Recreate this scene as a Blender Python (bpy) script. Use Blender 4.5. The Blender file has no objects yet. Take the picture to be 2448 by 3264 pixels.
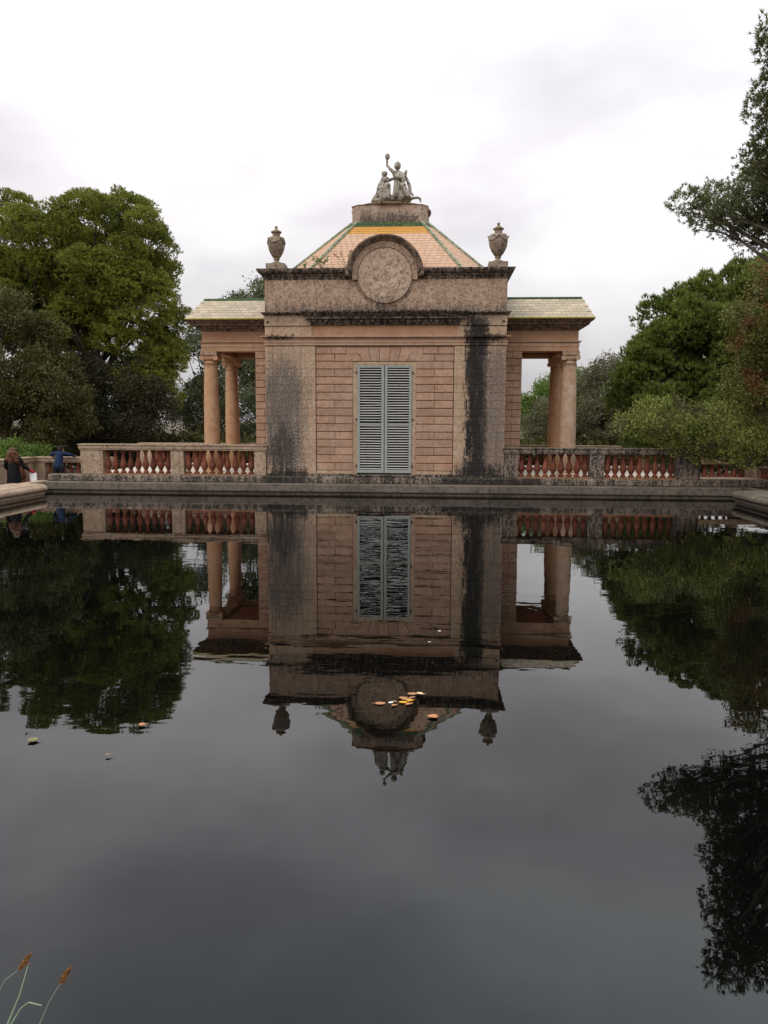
import bpy, bmesh, math, random
import numpy as np
from mathutils import Vector, Matrix, noise as mnoise
R = math.radians
sc = bpy.context.scene
col = sc.collection

# ------------------------------------------------------------------ camera
CAM = Vector((1.5216, -24.3291, 2.276))
YAW, PITCH, ROLL = 0.0622, 0.1158, 0.0045
fw0 = Vector((-math.sin(YAW), math.cos(YAW), 0))
rt0 = Vector((math.cos(YAW), math.sin(YAW), 0))
fw = fw0 * math.cos(PITCH) + Vector((0, 0, -math.sin(PITCH)))
up0 = rt0.cross(fw)
rt = rt0 * math.cos(ROLL) + up0 * math.sin(ROLL)
up = rt.cross(fw)
cd = bpy.data.cameras.new('camera')
cam = bpy.data.objects.new('camera', cd); col.objects.link(cam)
M = Matrix((rt, up, -fw)).transposed().to_4x4(); M.translation = CAM
cam.matrix_world = M
cd.sensor_fit = 'VERTICAL'; cd.sensor_height = 36.0; cd.sensor_width = 27.0
cd.lens = 2471.24 / 3264 * 36.0
cd.clip_start = 0.05; cd.clip_end = 3000
sc.camera = cam

# ------------------------------------------------------------------ sky, sun, exposure
SUN = Vector((-0.45, -0.62, 0.75)).normalized()
SUN_EL = math.asin(SUN.z); SUN_ROT = math.atan2(SUN.x, SUN.y)
w = bpy.data.worlds.new('World'); sc.world = w; w.use_nodes = True
nt = w.node_tree
for n in list(nt.nodes): nt.nodes.remove(n)


class NB:
    """small node builder"""
    def __init__(s, nt): s.nt = nt
    def n(s, t, **kw):
        nd = s.nt.nodes.new(t)
        for k, v in kw.items(): setattr(nd, k, v)
        return nd
    def put(s, sock, v):
        if isinstance(v, (int, float)): sock.default_value = v
        elif isinstance(v, (tuple, list)):
            sock.default_value = tuple(v) + (1.0,) if (len(v) == 3 and sock.type == 'RGBA') else tuple(v)
        else: s.nt.links.new(v, sock)
    def m(s, op, a, b=0.0, c=0.0, clamp=False):
        nd = s.n('ShaderNodeMath', operation=op, use_clamp=clamp)
        s.put(nd.inputs[0], a); s.put(nd.inputs[1], b); s.put(nd.inputs[2], c)
        return nd.outputs[0]
    def ss(s, x, a, b, lo=0.0, hi=1.0):
        nd = s.n('ShaderNodeMapRange', interpolation_type='SMOOTHSTEP')
        s.put(nd.inputs[0], x)
        if a > b: a, b, lo, hi = b, a, hi, lo
        s.put(nd.inputs[1], a); s.put(nd.inputs[2], b); s.put(nd.inputs[3], lo); s.put(nd.inputs[4], hi)
        return nd.outputs[0]
    def noise(s, vec, scale, detail=4.0, rough=0.55, dist=0.0):
        nd = s.n('ShaderNodeTexNoise')
        s.put(nd.inputs['Vector'], vec); nd.inputs['Scale'].default_value = scale
        nd.inputs['Detail'].default_value = detail; nd.inputs['Roughness'].default_value = rough
        nd.inputs['Distortion'].default_value = dist
        return nd.outputs[0]
    def mul(s, vec, v3, add=(0, 0, 0)):
        nd = s.n('ShaderNodeVectorMath', operation='MULTIPLY_ADD')
        s.put(nd.inputs[0], vec); nd.inputs[1].default_value = v3; nd.inputs[2].default_value = add
        return nd.outputs[0]
    def mix(s, f, a, b):
        nd = s.n('ShaderNodeMix', data_type='RGBA')
        s.put(nd.inputs[0], f); s.put(nd.inputs[6], a); s.put(nd.inputs[7], b)
        return nd.outputs[2]
    def xyz(s, vec):
        nd = s.n('ShaderNodeSeparateXYZ'); s.put(nd.inputs[0], vec)
        return nd.outputs


b = NB(nt)
sky = b.n('ShaderNodeTexSky', sky_type='NISHITA', sun_disc=False)
sky.sun_elevation = SUN_EL; sky.sun_rotation = SUN_ROT; sky.air_density = 1.0; sky.dust_density = 3.0
tc = b.n('ShaderNodeTexCoord')
gx, gy, gz = b.xyz(tc.outputs['Generated'])
zpos = b.m('MAXIMUM', gz, 0.0)
lum = b.m('MULTIPLY_ADD', zpos, 1.9, 0.50)                    # overcast sky: brighter towards the zenith
cl = b.noise(b.mul(tc.outputs['Generated'], (1, 1, 2.2), (5.5, 9.1, 2.7)), 2.1, 4.0, 0.5)
cl2 = b.noise(b.mul(tc.outputs['Generated'], (1, 1, 1.6), (0.9, 8.3, 1.1)), 4.5, 5.0, 0.55)
cm = b.m('ADD', b.ss(cl, 0.30, 0.68, 0.66, 1.09), b.m('MULTIPLY', b.m('SUBTRACT', cl2, 0.5), 0.16))
ccol = b.mix(b.ss(cl, 0.36, 0.62), (0.975, 0.93, 0.975), (1.0, 0.975, 0.985))
ccol = b.mix(b.ss(gz, 0.25, 0.8), ccol, (0.84, 0.93, 1.0))
vm = b.n('ShaderNodeVectorMath', operation='SCALE'); b.put(vm.inputs[0], ccol); b.put(vm.inputs[3], b.m('MULTIPLY', lum, cm))
sv = b.n('ShaderNodeVectorMath', operation='SCALE'); b.put(sv.inputs[0], sky.outputs[0]); sv.inputs[3].default_value = 0.08
wc = b.mix(0.93, sv.outputs[0], vm.outputs[0])
bg = b.n('ShaderNodeBackground'); b.put(bg.inputs[0], wc); bg.inputs[1].default_value = 1.0
wo = b.n('ShaderNodeOutputWorld'); nt.links.new(bg.outputs[0], wo.inputs[0])

sl = bpy.data.lights.new('sun', 'SUN'); sl.energy = 1.0; sl.angle = R(25); sl.color = (1.0, 0.965, 0.92)
so = bpy.data.objects.new('sun', sl); col.objects.link(so)
so.rotation_euler = (-SUN).to_track_quat('-Z', 'Y').to_euler()
sc.view_settings.view_transform = 'Standard'; sc.view_settings.look = 'None'
sc.view_settings.gamma = 1.0; sc.view_settings.use_curve_mapping = False
sc.view_settings.exposure = 0.3

# ------------------------------------------------------------------ materials
def newmat(name):
    m = bpy.data.materials.new(name); m.use_nodes = True
    nb = NB(m.node_tree); bs = m.node_tree.nodes['Principled BSDF']
    return m, nb, bs


def bump(nb, bs, h, strength, dist):
    bp = nb.n('ShaderNodeBump'); bp.inputs['Strength'].default_value = strength; bp.inputs['Distance'].default_value = dist
    nb.put(bp.inputs['Height'], h); nb.nt.links.new(bp.outputs[0], bs.inputs['Normal'])


BLACK = (0.016, 0.0135, 0.012); GREY = (0.105, 0.085, 0.075)


def band(nb, x, c, hw, soft):
    return nb.ss(nb.m('ABSOLUTE', nb.m('SUBTRACT', x, c)), hw + soft, hw - soft)


def stone(name, c1, c2, mottle=None, mot_amt=0.5, mot_rng=(0.5, 0.62), mot_scale=9, lichen=0.0, moss=0.0, stains=(), pits=0.5, rough=0.9, bstr=0.4, obj_rand=0.0, runs=0.0):
    """weathered stucco or stone; stains = (kind, params...) lichen stains with places of their own"""
    m, nb, bs = newmat(name)
    geo = nb.n('ShaderNodeNewGeometry'); P = geo.outputs['Position']
    X, Y, Z = nb.xyz(P)
    n1 = nb.noise(P, 1.3, 5, 0.6); n2 = nb.noise(P, 6.5, 6, 0.65); n3 = nb.noise(P, 38, 4, 0.7); n4 = nb.noise(P, mot_scale, 5, 0.68, 0.4)
    c = nb.mix(nb.ss(nb.m('ADD', nb.m('MULTIPLY', n1, 0.6), nb.m('MULTIPLY', n2, 0.4)), 0.36, 0.62), c1, c2)
    if mottle:
        c = nb.mix(nb.m('MULTIPLY', nb.ss(n4, mot_rng[0], mot_rng[1]), mot_amt), c, mottle)
    c = nb.mix(nb.m('MULTIPLY', nb.ss(n3, 0.62, 0.74), pits), c, tuple(v * 0.45 for v in c1))
    if obj_rand:
        oi = nb.n('ShaderNodeObjectInfo')
        hs = nb.n('ShaderNodeHueSaturation'); nb.put(hs.inputs['Color'], c)
        nb.put(hs.inputs['Value'], nb.m('MULTIPLY_ADD', oi.outputs['Random'], obj_rand, 1 - obj_rand / 2))
        c = hs.outputs[0]
    fine = nb.noise(P, 17, 6, 0.75); stre = nb.noise(nb.mul(P, (9, 9, 1.1)), 1.0, 5, 0.65)
    tex = nb.m('ADD', nb.m('MULTIPLY', fine, 0.6), nb.m('MULTIPLY', stre, 0.4))
    speck = nb.ss(nb.noise(P, 26, 3, 0.6), 0.50, 0.62, 1.0, 0.42)
    def lay(c, mask, amt, colr):
        f = nb.ss(nb.m('ADD', mask, nb.m('MULTIPLY', nb.m('SUBTRACT', tex, 0.5), 3.8)), 0.22, 0.95)
        sp_ = nb.m('MULTIPLY_ADD', speck, 0.4, 0.6) if colr is BLACK else speck
        f = nb.m('MULTIPLY', nb.m('MULTIPLY', f, sp_), nb.m('MULTIPLY', nb.ss(mask, 0.0, 0.3), amt), clamp=True)
        return nb.mix(f, c, colr)
    for st in stains:
        kind, xc, hw, sx, z0, z1, sz, amt, colr = st
        xn = nb.m('ADD', X, nb.m('MULTIPLY', nb.m('SUBTRACT', nb.m('ADD', nb.m('MULTIPLY', stre, 0.5), nb.m('MULTIPLY', n2, 0.5)), 0.5), 0.9))
        zn = nb.m('ADD', Z, nb.m('MULTIPLY', nb.m('SUBTRACT', n2, 0.5), 0.35))
        mask = nb.m('MULTIPLY', band(nb, xn, xc, hw, sx), nb.m('MULTIPLY', nb.ss(zn, z0 - sz, z0 + sz), nb.ss(zn, z1 + sz, z1 - sz)))
        c = lay(c, mask, amt, colr)
    if runs:
        rn_ = nb.m('ADD', nb.m('MULTIPLY', nb.noise(nb.mul(P, (13, 13, 0.45)), 1.0, 4, 0.6), 0.65), nb.m('MULTIPLY', n2, 0.35))
        c = nb.mix(nb.m('MULTIPLY', nb.ss(rn_, 0.50, 0.68), nb.m('MULTIPLY', speck, runs)), c, (0.055, 0.042, 0.035))
    if lichen:
        c = nb.mix(nb.m('MULTIPLY', nb.ss(tex, 0.62 - 0.28 * lichen, 0.70 - 0.22 * lichen), 0.92), c, BLACK)
    if moss:
        nz = nb.xyz(geo.outputs['Normal'])[2]
        c = nb.mix(nb.m('MULTIPLY', nb.ss(nz, 0.35, 0.8), nb.m('MULTIPLY', nb.ss(n2, 0.35, 0.55), moss)), c, (0.16, 0.15, 0.03))
    nb.put(bs.inputs['Base Color'], c); bs.inputs['Roughness'].default_value = rough
    bs.inputs['Specular IOR Level'].default_value = 0.25
    bump(nb, bs, nb.m('ADD', n3, nb.m('MULTIPLY', n2, 1.2)), bstr, 0.012)
    return m


PINK1, PINK2 = (0.315, 0.178, 0.112), (0.405, 0.258, 0.18)
BEIG1, BEIG2 = (0.345, 0.225, 0.14), (0.44, 0.315, 0.215)
ORNG1, ORNG2 = (0.34, 0.18, 0.10), (0.41, 0.24, 0.145)
fac_stains = [('s', 2.86, 0.36, 0.16, 0.3, 5.55, 0.25, 1.0, BLACK), ('s', 2.88, 0.26, 0.2, 0.3, 5.5, 0.25, 1.0, BLACK), ('s', 3.45, 0.36, 0.30, 0.3, 4.7, 0.6, 0.85, GREY),
              ('s', 2.95, 0.8, 0.40, 0.2, 1.0, 0.4, 1.0, BLACK), ('s', -3.2, 0.75, 0.6, 0.2, 4.3, 1.2, 1.0, GREY),
              ('s', -3.2, 0.4, 0.4, 0.4, 2.3, 1.1, 0.75, BLACK), ('s', -3.0, 0.65, 0.4, 0.2, 0.82, 0.25, 1.0, BLACK),
              ('s', -3.25, 0.45, 0.3, 4.80, 4.94, 0.10, 1.0, BLACK), ('s', 3.1, 0.6, 0.25, 4.74, 4.98, 0.12, 0.95, BLACK),
              ('s', -3.2, 0.6, 0.3, 5.25, 5.6, 0.15, 0.5, (0.1, 0.08, 0.07)), ('s', 3.2, 0.6, 0.3, 5.25, 5.6, 0.15, 0.4, (0.1, 0.08, 0.07))]
M_block = stone('rusticated_stone', PINK1, PINK2, mottle=(0.24, 0.135, 0.092), mot_amt=0.65, mot_scale=12, runs=0.15, obj_rand=0.22, pits=0.55)
M_joint = stone('orange_joint_mortar', (0.22, 0.10, 0.05), (0.27, 0.13, 0.065), pits=0.2)
M_pil = stone('pilaster_stone', BEIG1, BEIG2, mottle=(0.25, 0.14, 0.09), mot_amt=0.7, mot_scale=11, stains=fac_stains, obj_rand=0.07, runs=0.5)
M_entab = stone('entablature_stone', (0.35, 0.205, 0.13), (0.43, 0.28, 0.19), mottle=(0.26, 0.14, 0.085), mot_amt=0.4, stains=fac_stains, pits=0.3, moss=0.3)
M_frieze = stone('orange_frieze_stucco', ORNG1, ORNG2, pits=0.25, mottle=(0.28, 0.14, 0.08), mot_amt=0.4, moss=0.2)
M_attic = stone('attic_stone', (0.335, 0.215, 0.145), (0.43, 0.30, 0.21), mottle=(0.165, 0.105, 0.078), mot_amt=0.8, mot_rng=(0.44, 0.62), mot_scale=12, runs=0.45,
                stains=[('s', 0, 4.2, 0.2, 5.2, 5.85, 0.45, 0.85, (0.07, 0.055, 0.048)), ('s', 0, 0.8, 0.8, 5.4, 6.0, 0.4, 0.7, (0.06, 0.05, 0.045))], pits=0.4)
M_med = stone('medallion_stone', (0.34, 0.225, 0.155), (0.43, 0.31, 0.225), mottle=(0.16, 0.10, 0.068), mot_amt=0.8, mot_scale=12, pits=0.4,
              stains=[('s', 0, 0.8, 0.2, 5.7, 6.05, 0.3, 0.8, (0.07, 0.06, 0.055))])
M_black = stone('blackened_cornice_stone', (0.20, 0.13, 0.095), (0.33, 0.245, 0.19), lichen=0.72, moss=0.8, pits=0.3)
M_dark = stone('darkened_cornice_stone', (0.17, 0.105, 0.07), (0.28, 0.185, 0.13), lichen=0.55, moss=0.5, pits=0.3)
M_plinth = stone('lichened_plinth_stone', (0.155, 0.113, 0.085), (0.25, 0.19, 0.148), lichen=0.65, pits=0.5, moss=0.15,
                 stains=[('s', 3.3, 1.6, 0.4, 0.0, 0.7, 0.1, 0.9, BLACK), ('s', -3.2, 0.8, 0.4, 0.0, 0.7, 0.1, 0.9, BLACK)])
M_coping = stone('pool_coping_stone', (0.10, 0.077, 0.059), (0.15, 0.117, 0.092), mottle=(0.048, 0.036, 0.028), mot_amt=0.7, lichen=0.2, moss=0.15)
M_coplight = stone('pale_worn_coping_stone', (0.29, 0.19, 0.125), (0.38, 0.27, 0.19), mottle=(0.15, 0.095, 0.06), mot_amt=0.6, mot_scale=6, lichen=0.1)
M_rail = stone('balustrade_stone', (0.30, 0.20, 0.13), (0.385, 0.275, 0.19), mottle=(0.15, 0.10, 0.068), mot_amt=0.7, lichen=0.22, runs=0.4, moss=0.2)
M_raild = stone('dark_balustrade_stone', (0.17, 0.12, 0.09), (0.26, 0.20, 0.155), mottle=(0.05, 0.04, 0.033), mot_amt=0.85, mot_scale=8, lichen=0.6, moss=0.2)
M_bal = stone('terracotta_baluster', (0.115, 0.03, 0.016), (0.17, 0.054, 0.03), mottle=(0.06, 0.02, 0.013), mot_amt=0.6, pits=0.3, obj_rand=0.5, bstr=0.25)
M_col = stone('orange_column_stucco', (0.37, 0.195, 0.105), (0.45, 0.265, 0.155), mottle=(0.28, 0.14, 0.07), mot_amt=0.45, mot_scale=4, pits=0.15, bstr=0.2)
M_colp = stone('pale_column_stucco', (0.37, 0.24, 0.155), (0.45, 0.325, 0.23), mottle=(0.29, 0.155, 0.09), mot_amt=0.55, mot_scale=4, pits=0.3, bstr=0.25)
M_soffit = stone('red_soffit_stucco', (0.30, 0.105, 0.055), (0.36, 0.14, 0.075), pits=0.1)
M_statue = stone('statue_stone', (0.27, 0.225, 0.185), (0.40, 0.345, 0.295), mottle=(0.10, 0.075, 0.055), mot_amt=0.9, mot_scale=9, mot_rng=(0.5, 0.58), moss=0.75, pits=0.5)
M_urn = stone('urn_stone', (0.20, 0.145, 0.108), (0.31, 0.235, 0.18), mottle=(0.075, 0.053, 0.04), mot_amt=0.85, mot_scale=8, moss=0.7, pits=0.5)
M_drum = stone('drum_stone', (0.31, 0.21, 0.155), (0.41, 0.30, 0.23), mottle=(0.13, 0.09, 0.068), mot_amt=0.5, moss=0.6,
               stains=[('s', 0, 0.98, 0.2, 8.5, 9.15, 0.3, 0.95, (0.06, 0.047, 0.04))], pits=0.5)
M_terr = stone('pale_terrace_gravel', (0.46, 0.37, 0.29), (0.56, 0.47, 0.38), pits=0.5)
M_ground = stone('park_earth', (0.09, 0.065, 0.042), (0.14, 0.105, 0.07), mottle=(0.05, 0.055, 0.02), mot_amt=0.6, mot_scale=0.6, pits=0.5)


def paint(name, c1, rough=0.6, wear=None, rnd=0.0, spec=0.4):
    m, nb, bs = newmat(name)
    geo = nb.n('ShaderNodeNewGeometry'); P = geo.outputs['Position']
    c = nb.mix(nb.ss(nb.noise(P, 14, 5, 0.7), 0.52, 0.66), c1, wear or tuple(v * 0.7 for v in c1))
    if rnd:
        oi = nb.n('ShaderNodeObjectInfo'); hs = nb.n('ShaderNodeHueSaturation'); nb.put(hs.inputs['Color'], c)
        nb.put(hs.inputs['Value'], nb.m('MULTIPLY_ADD', oi.outputs['Random'], rnd, 1 - rnd / 2)); c = hs.outputs[0]
    nb.put(bs.inputs['Base Color'], c); bs.inputs['Roughness'].default_value = rough; bs.inputs['Specular IOR Level'].default_value = spec
    return m


M_shut = paint('faded_green_shutter_paint', (0.26, 0.265, 0.23), 0.7, (0.32, 0.32, 0.28))
M_slat = paint('weathered_slat_paint', (0.40, 0.375, 0.355), 0.75, (0.30, 0.265, 0.24), 0.12)
M_inside = paint('unlit_hollow_black', (0.012, 0.010, 0.010), 0.9)  # near-black colour stands in for the darkness inside hollows
M_iron = paint('rusty_iron', (0.06, 0.035, 0.025), 0.7)
M_green = paint('green_glazed_tile', (0.035, 0.065, 0.022), 0.7, (0.09, 0.10, 0.045), 0.5, 0.2)
M_hip = paint('green_grey_hip_tile', (0.15, 0.17, 0.09), 0.6, (0.30, 0.27, 0.19), 0.5, 0.4)
M_ochre = paint('ochre_glazed_tile', (0.46, 0.20, 0.018), 0.5, (0.52, 0.26, 0.05), 0.2, 0.4)
M_gutter = paint('mossy_yellow_eave', (0.30, 0.24, 0.04), 0.7, (0.12, 0.13, 0.03))


def tilemat(name, pal, island, rough=0.75):
    m, nb, bs = newmat(name)
    geo = nb.n('ShaderNodeNewGeometry')
    rn = geo.outputs['Random Per Island'] if island else nb.n('ShaderNodeObjectInfo').outputs['Random']
    cr = nb.n('ShaderNodeValToRGB'); nb.put(cr.inputs[0], rn); cr.color_ramp.interpolation = 'CONSTANT' if not island else 'LINEAR'
    while len(cr.color_ramp.elements) < len(pal): cr.color_ramp.elements.new(0.5)
    for i, c in enumerate(pal):
        cr.color_ramp.elements[i].position = i / len(pal); cr.color_ramp.elements[i].color = c + (1,)
    n2 = nb.noise(geo.outputs['Position'], 9, 5, 0.65)
    c = nb.mix(nb.ss(n2, 0.55, 0.72, 0.0, 0.5), cr.outputs[0], (0.34, 0.23, 0.16))
    nb.put(bs.inputs['Base Color'], c); bs.inputs['Roughness'].default_value = rough; bs.inputs['Specular IOR Level'].default_value = 0.2
    return m


M_wtile = tilemat('beige_roof_tile', [(0.33, 0.26, 0.175), (0.355, 0.28, 0.19), (0.40, 0.305, 0.21), (0.315, 0.25, 0.17), (0.41, 0.31, 0.22), (0.34, 0.27, 0.185)], False)
M_rtile = tilemat('salmon_roof_tile', [(0.45, 0.27, 0.175), (0.48, 0.29, 0.19), (0.465, 0.28, 0.18), (0.50, 0.315, 0.21)], True)

# water: dark, very flat, with a little wind ripple
M_water, nb, bs = newmat('dark_pool_water')
P = nb.n('ShaderNodeNewGeometry').outputs['Position']
nb.put(bs.inputs['Base Color'], nb.mix(nb.noise(P, 0.35, 3), (0.0008, 0.0012, 0.001), (0.0016, 0.0018, 0.0014)))
bs.inputs['Roughness'].default_value = 0.0; bs.inputs['IOR'].default_value = 1.41
wv = nb.noise(nb.mul(P, (0.7, 1.6, 1.0)), 1.0, 3, 0.5)
wf = nb.noise(nb.mul(P, (3.2, 5.0, 1.0)), 1.0, 3, 0.55)
amp = nb.ss(nb.noise(nb.mul(P, (0.16, 0.28, 1.0), (4.3, 1.7, 0)), 1.0, 2), 0.42, 0.62, 0.35, 1.0)
bump(nb, bs, nb.m('MULTIPLY', nb.m('ADD', nb.m('MULTIPLY', wv, 1.0), nb.m('MULTIPLY', wf, 0.10)), amp), 1.0, 0.0042)


def leafmat(name, c1, c2, c3=None, trans=0.35, clump=0.9, f3=0.3):
    m = bpy.data.materials.new(name); m.use_nodes = True
    nb = NB(m.node_tree); bs = m.node_tree.nodes['Principled BSDF']
    geo = nb.n('ShaderNodeNewGeometry'); P = geo.outputs['Position']
    f = nb.m('ADD', nb.m('MULTIPLY', geo.outputs['Random Per Island'], 0.5), nb.m('MULTIPLY', nb.ss(nb.noise(P, clump, 3), 0.35, 0.65), 0.5))
    c = nb.mix(f, c1, c2)
    if c3: c = nb.mix(nb.ss(nb.noise(nb.mul(P, (1, 1, 1), (7, 3, 1)), clump * 1.3, 3), 0.62 - f3 * 0.3, 0.70 - f3 * 0.3), c, c3)
    nb.put(bs.inputs['Base Color'], c); bs.inputs['Roughness'].default_value = 0.6; bs.inputs['Specular IOR Level'].default_value = 0.25
    tr = nb.n('ShaderNodeBsdfTranslucent'); nb.put(tr.inputs[0], c)
    mx = nb.n('ShaderNodeMixShader'); mx.inputs[0].default_value = trans
    nb.nt.links.new(bs.outputs[0], mx.inputs[1]); nb.nt.links.new(tr.outputs[0], mx.inputs[2])
    nb.nt.links.new(mx.outputs[0], nb.nt.nodes['Material Output'].inputs[0])
    return m


L_pine = leafmat('pine_needles', (0.095, 0.115, 0.016), (0.28, 0.29, 0.04), trans=0.2)
L_stone = leafmat('deep_green_pine_needles', (0.055, 0.085, 0.016), (0.19, 0.22, 0.038), trans=0.2)
L_near = leafmat('grey_green_pine_needles', (0.085, 0.095, 0.034), (0.19, 0.20, 0.075), trans=0.2)
L_oak = leafmat('holm_oak_leaves', (0.042, 0.042, 0.010), (0.112, 0.108, 0.028), trans=0.15)
L_dark = leafmat('dark_thicket_leaves', (0.022, 0.021, 0.009), (0.06, 0.054, 0.02), trans=0.12)  # darker and browner than the other leaf colours
L_olive = leafmat('olive_leaves', (0.07, 0.078, 0.03), (0.165, 0.17, 0.075), trans=0.2)
L_grey = leafmat('dusty_grey_leaves', (0.085, 0.078, 0.036), (0.175, 0.16, 0.08), trans=0.2)
L_fresh = leafmat('fresh_green_leaves', (0.065, 0.11, 0.016), (0.15, 0.21, 0.036), trans=0.25)
L_autumn = leafmat('autumn_leaves', (0.10, 0.11, 0.024), (0.19, 0.19, 0.045), (0.17, 0.085, 0.03), clump=0.7, f3=0.4, trans=0.2)
L_low = leafmat('light_twig_leaves', (0.13, 0.15, 0.03), (0.27, 0.285, 0.065), (0.08, 0.065, 0.033), clump=0.8, f3=0.2, trans=0.2)
M_bark = stone('bark', (0.05, 0.037, 0.028), (0.10, 0.078, 0.06), pits=0.4, bstr=0.8)

# ------------------------------------------------------------------ helpers
def tag(o, label=None, cat=None, group=None, kind=None):
    if label: o['label'] = label
    if cat: o['category'] = cat
    if group: o['group'] = group
    if kind: o['kind'] = kind
    return o


def empty(name, loc, label=None, cat=None, group=None):
    o = bpy.data.objects.new(name, None); o.location = loc; o.empty_display_size = 0.2
    col.objects.link(o); tag(o, label, cat, group)
    return o


def link(name, me, mat, parent=None, loc=None, smooth=False):
    """one mesh object; its vertices are given in world space unless loc is set"""
    if mat and not me.materials: me.materials.append(mat)
    o = bpy.data.objects.new(name, me); col.objects.link(o)
    if loc is not None: o.location = loc
    if parent is not None:
        o.parent = parent
        pm = Matrix.Identity(4); q = parent
        while q is not None:
            pm = Matrix.Translation(q.location) @ pm; q = q.parent
        o.matrix_parent_inverse = Matrix.Identity(4)
        o.location = Vector(loc if loc is not None else (0, 0, 0)) - pm.translation
    if smooth: me.polygons.foreach_set('use_smooth', [True] * len(me.polygons))
    return o


class MB:
    def __init__(s): s.v = []; s.f = []
    def add(s, vs, fs):
        k = len(s.v); s.v += [tuple(p) for p in vs]; s.f += [tuple(i + k for i in f) for f in fs]
        return s
    def box(s, x0, x1, y0, y1, z0, z1):
        return s.add([(x0, y0, z0), (x1, y0, z0), (x1, y1, z0), (x0, y1, z0), (x0, y0, z1), (x1, y0, z1), (x1, y1, z1), (x0, y1, z1)],
                     [(0, 3, 2, 1), (4, 5, 6, 7), (0, 1, 5, 4), (1, 2, 6, 5), (2, 3, 7, 6), (3, 0, 4, 7)])
    def prism(s, poly, y0, y1):
        """poly of (x, z) extruded along y"""
        n = len(poly)
        return s.add([(x, y0, z) for x, z in poly] + [(x, y1, z) for x, z in poly],
                     [tuple(range(n)), tuple(range(2 * n - 1, n - 1, -1))] + [(i, i + n, (i + 1) % n + n, (i + 1) % n) for i in range(n)])
    def lathe(s, prof, c=(0, 0, 0), seg=20, flute=None):
        n = len(prof); vs = []
        for r, z in prof:
            for k in range(seg):
                a = 2 * math.pi * k / seg
                rr = r * (1 + (flute(z, a) if flute else 0))
                vs.append((c[0] + rr * math.cos(a), c[1] + rr * math.sin(a), c[2] + z))
        fs = [(i * seg + k, i * seg + (k + 1) % seg, (i + 1) * seg + (k + 1) % seg, (i + 1) * seg + k) for i in range(n - 1) for k in range(seg)]
        fs += [tuple(range(seg - 1, -1, -1)), tuple(range((n - 1) * seg, n * seg))]
        return s.add(vs, fs)
    def tube(s, pts, rad, seg=6):
        pts = [Vector(p) for p in pts]; n = len(pts); vs = []
        for i, p in enumerate(pts):
            t = (pts[min(i + 1, n - 1)] - pts[max(i - 1, 0)]).normalized()
            a = t.cross(Vector((0, 0, 1)) if abs(t.z) < 0.9 else Vector((1, 0, 0))).normalized(); bb = t.cross(a)
            r = rad[i] if isinstance(rad, (list, tuple)) else rad
            vs += [p + a * (r * math.cos(2 * math.pi * k / seg)) + bb * (r * math.sin(2 * math.pi * k / seg)) for k in range(seg)]
        fs = [(i * seg + k, i * seg + (k + 1) % seg, (i + 1) * seg + (k + 1) % seg, (i + 1) * seg + k) for i in range(n - 1) for k in range(seg)]
        fs += [tuple(range(seg - 1, -1, -1)), tuple(range((n - 1) * seg, n * seg))]
        return s.add(vs, fs)
    def sweep(s, path, prof, closed=False):
        """prof of (outward offset, z) swept along a plan path; outward is to the right of travel"""
        n = len(path); P2 = [Vector(p) for p in path]; off = []
        for i in range(n):
            a = P2[i] - P2[i - 1] if (closed or i > 0) else None
            c = P2[(i + 1) % n] - P2[i] if (closed or i < n - 1) else None
            na = Vector((a.y, -a.x)).normalized() if a is not None else None
            nc = Vector((c.y, -c.x)).normalized() if c is not None else None
            if na is None: off.append(nc)
            elif nc is None: off.append(na)
            else:
                h = (na + nc); h = h / max(h.dot(na), 0.2); off.append(h)
        m = len(prof); vs = []
        for i in range(n):
            for o, z in prof: q = P2[i] + off[i] * o; vs.append((q.x, q.y, z))
        fs = []
        for i in range(n if closed else n - 1):
            j = (i + 1) % n
            for k in range(m - 1): fs.append((i * m + k, j * m + k, j * m + k + 1, i * m + k + 1))
        if not closed: fs += [tuple(range(m - 1, -1, -1)), tuple(range((n - 1) * m, n * m))]
        return s.add(vs, fs)
    def mesh(s, name='mesh'):
        me = bpy.data.meshes.new(name); me.from_pydata(s.v, [], s.f); me.update()
        bm = bmesh.new(); bm.from_mesh(me); bmesh.ops.recalc_face_normals(bm, faces=bm.faces); bm.to_mesh(me); bm.free()
        return me
    def build(s, name, mat, parent=None, smooth=False, kind=None):
        o = link(name, s.mesh(name), mat, parent, None, smooth)
        if kind: o['kind'] = kind
        return o


_bc = {}
def chamfer_box(w, d, h, c=0.008):
    """block centred in x, front face at y=0, base at z=0, with chamfered front edges"""
    key = (round(w, 3), round(d, 3), round(h, 3), c)
    if key not in _bc:
        a = w / 2
        vs = [(-a, d, 0), (a, d, 0), (a, d, h), (-a, d, h), (-a, c, 0), (a, c, 0), (a, c, h), (-a, c, h),
              (-a + c, 0, c), (a - c, 0, c), (a - c, 0, h - c), (-a + c, 0, h - c)]
        fs = [(0, 1, 2, 3)] + [(i, (i + 1) % 4, (i + 1) % 4 + 4, i + 4) for i in range(4)] + [(i + 4, (i + 1) % 4 + 4, (i + 1) % 4 + 8, i + 8) for i in range(4)] + [(8, 9, 10, 11)]
        _bc[key] = MB().add(vs, fs).mesh('block')
    return _bc[key]


rng = random.Random(7)
def block(parent, x0, x1, z0, z1, y, mat, gap=0.012, depth=0.06, jit=0.003, name='block', ch=0.008):
    me = chamfer_box(x1 - x0 - gap * .5, depth, z1 - z0 - gap, ch)
    return link(name, me, mat, parent, ((x0 + x1) / 2, y + rng.uniform(-jit, jit), z0 + gap / 2))


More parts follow.
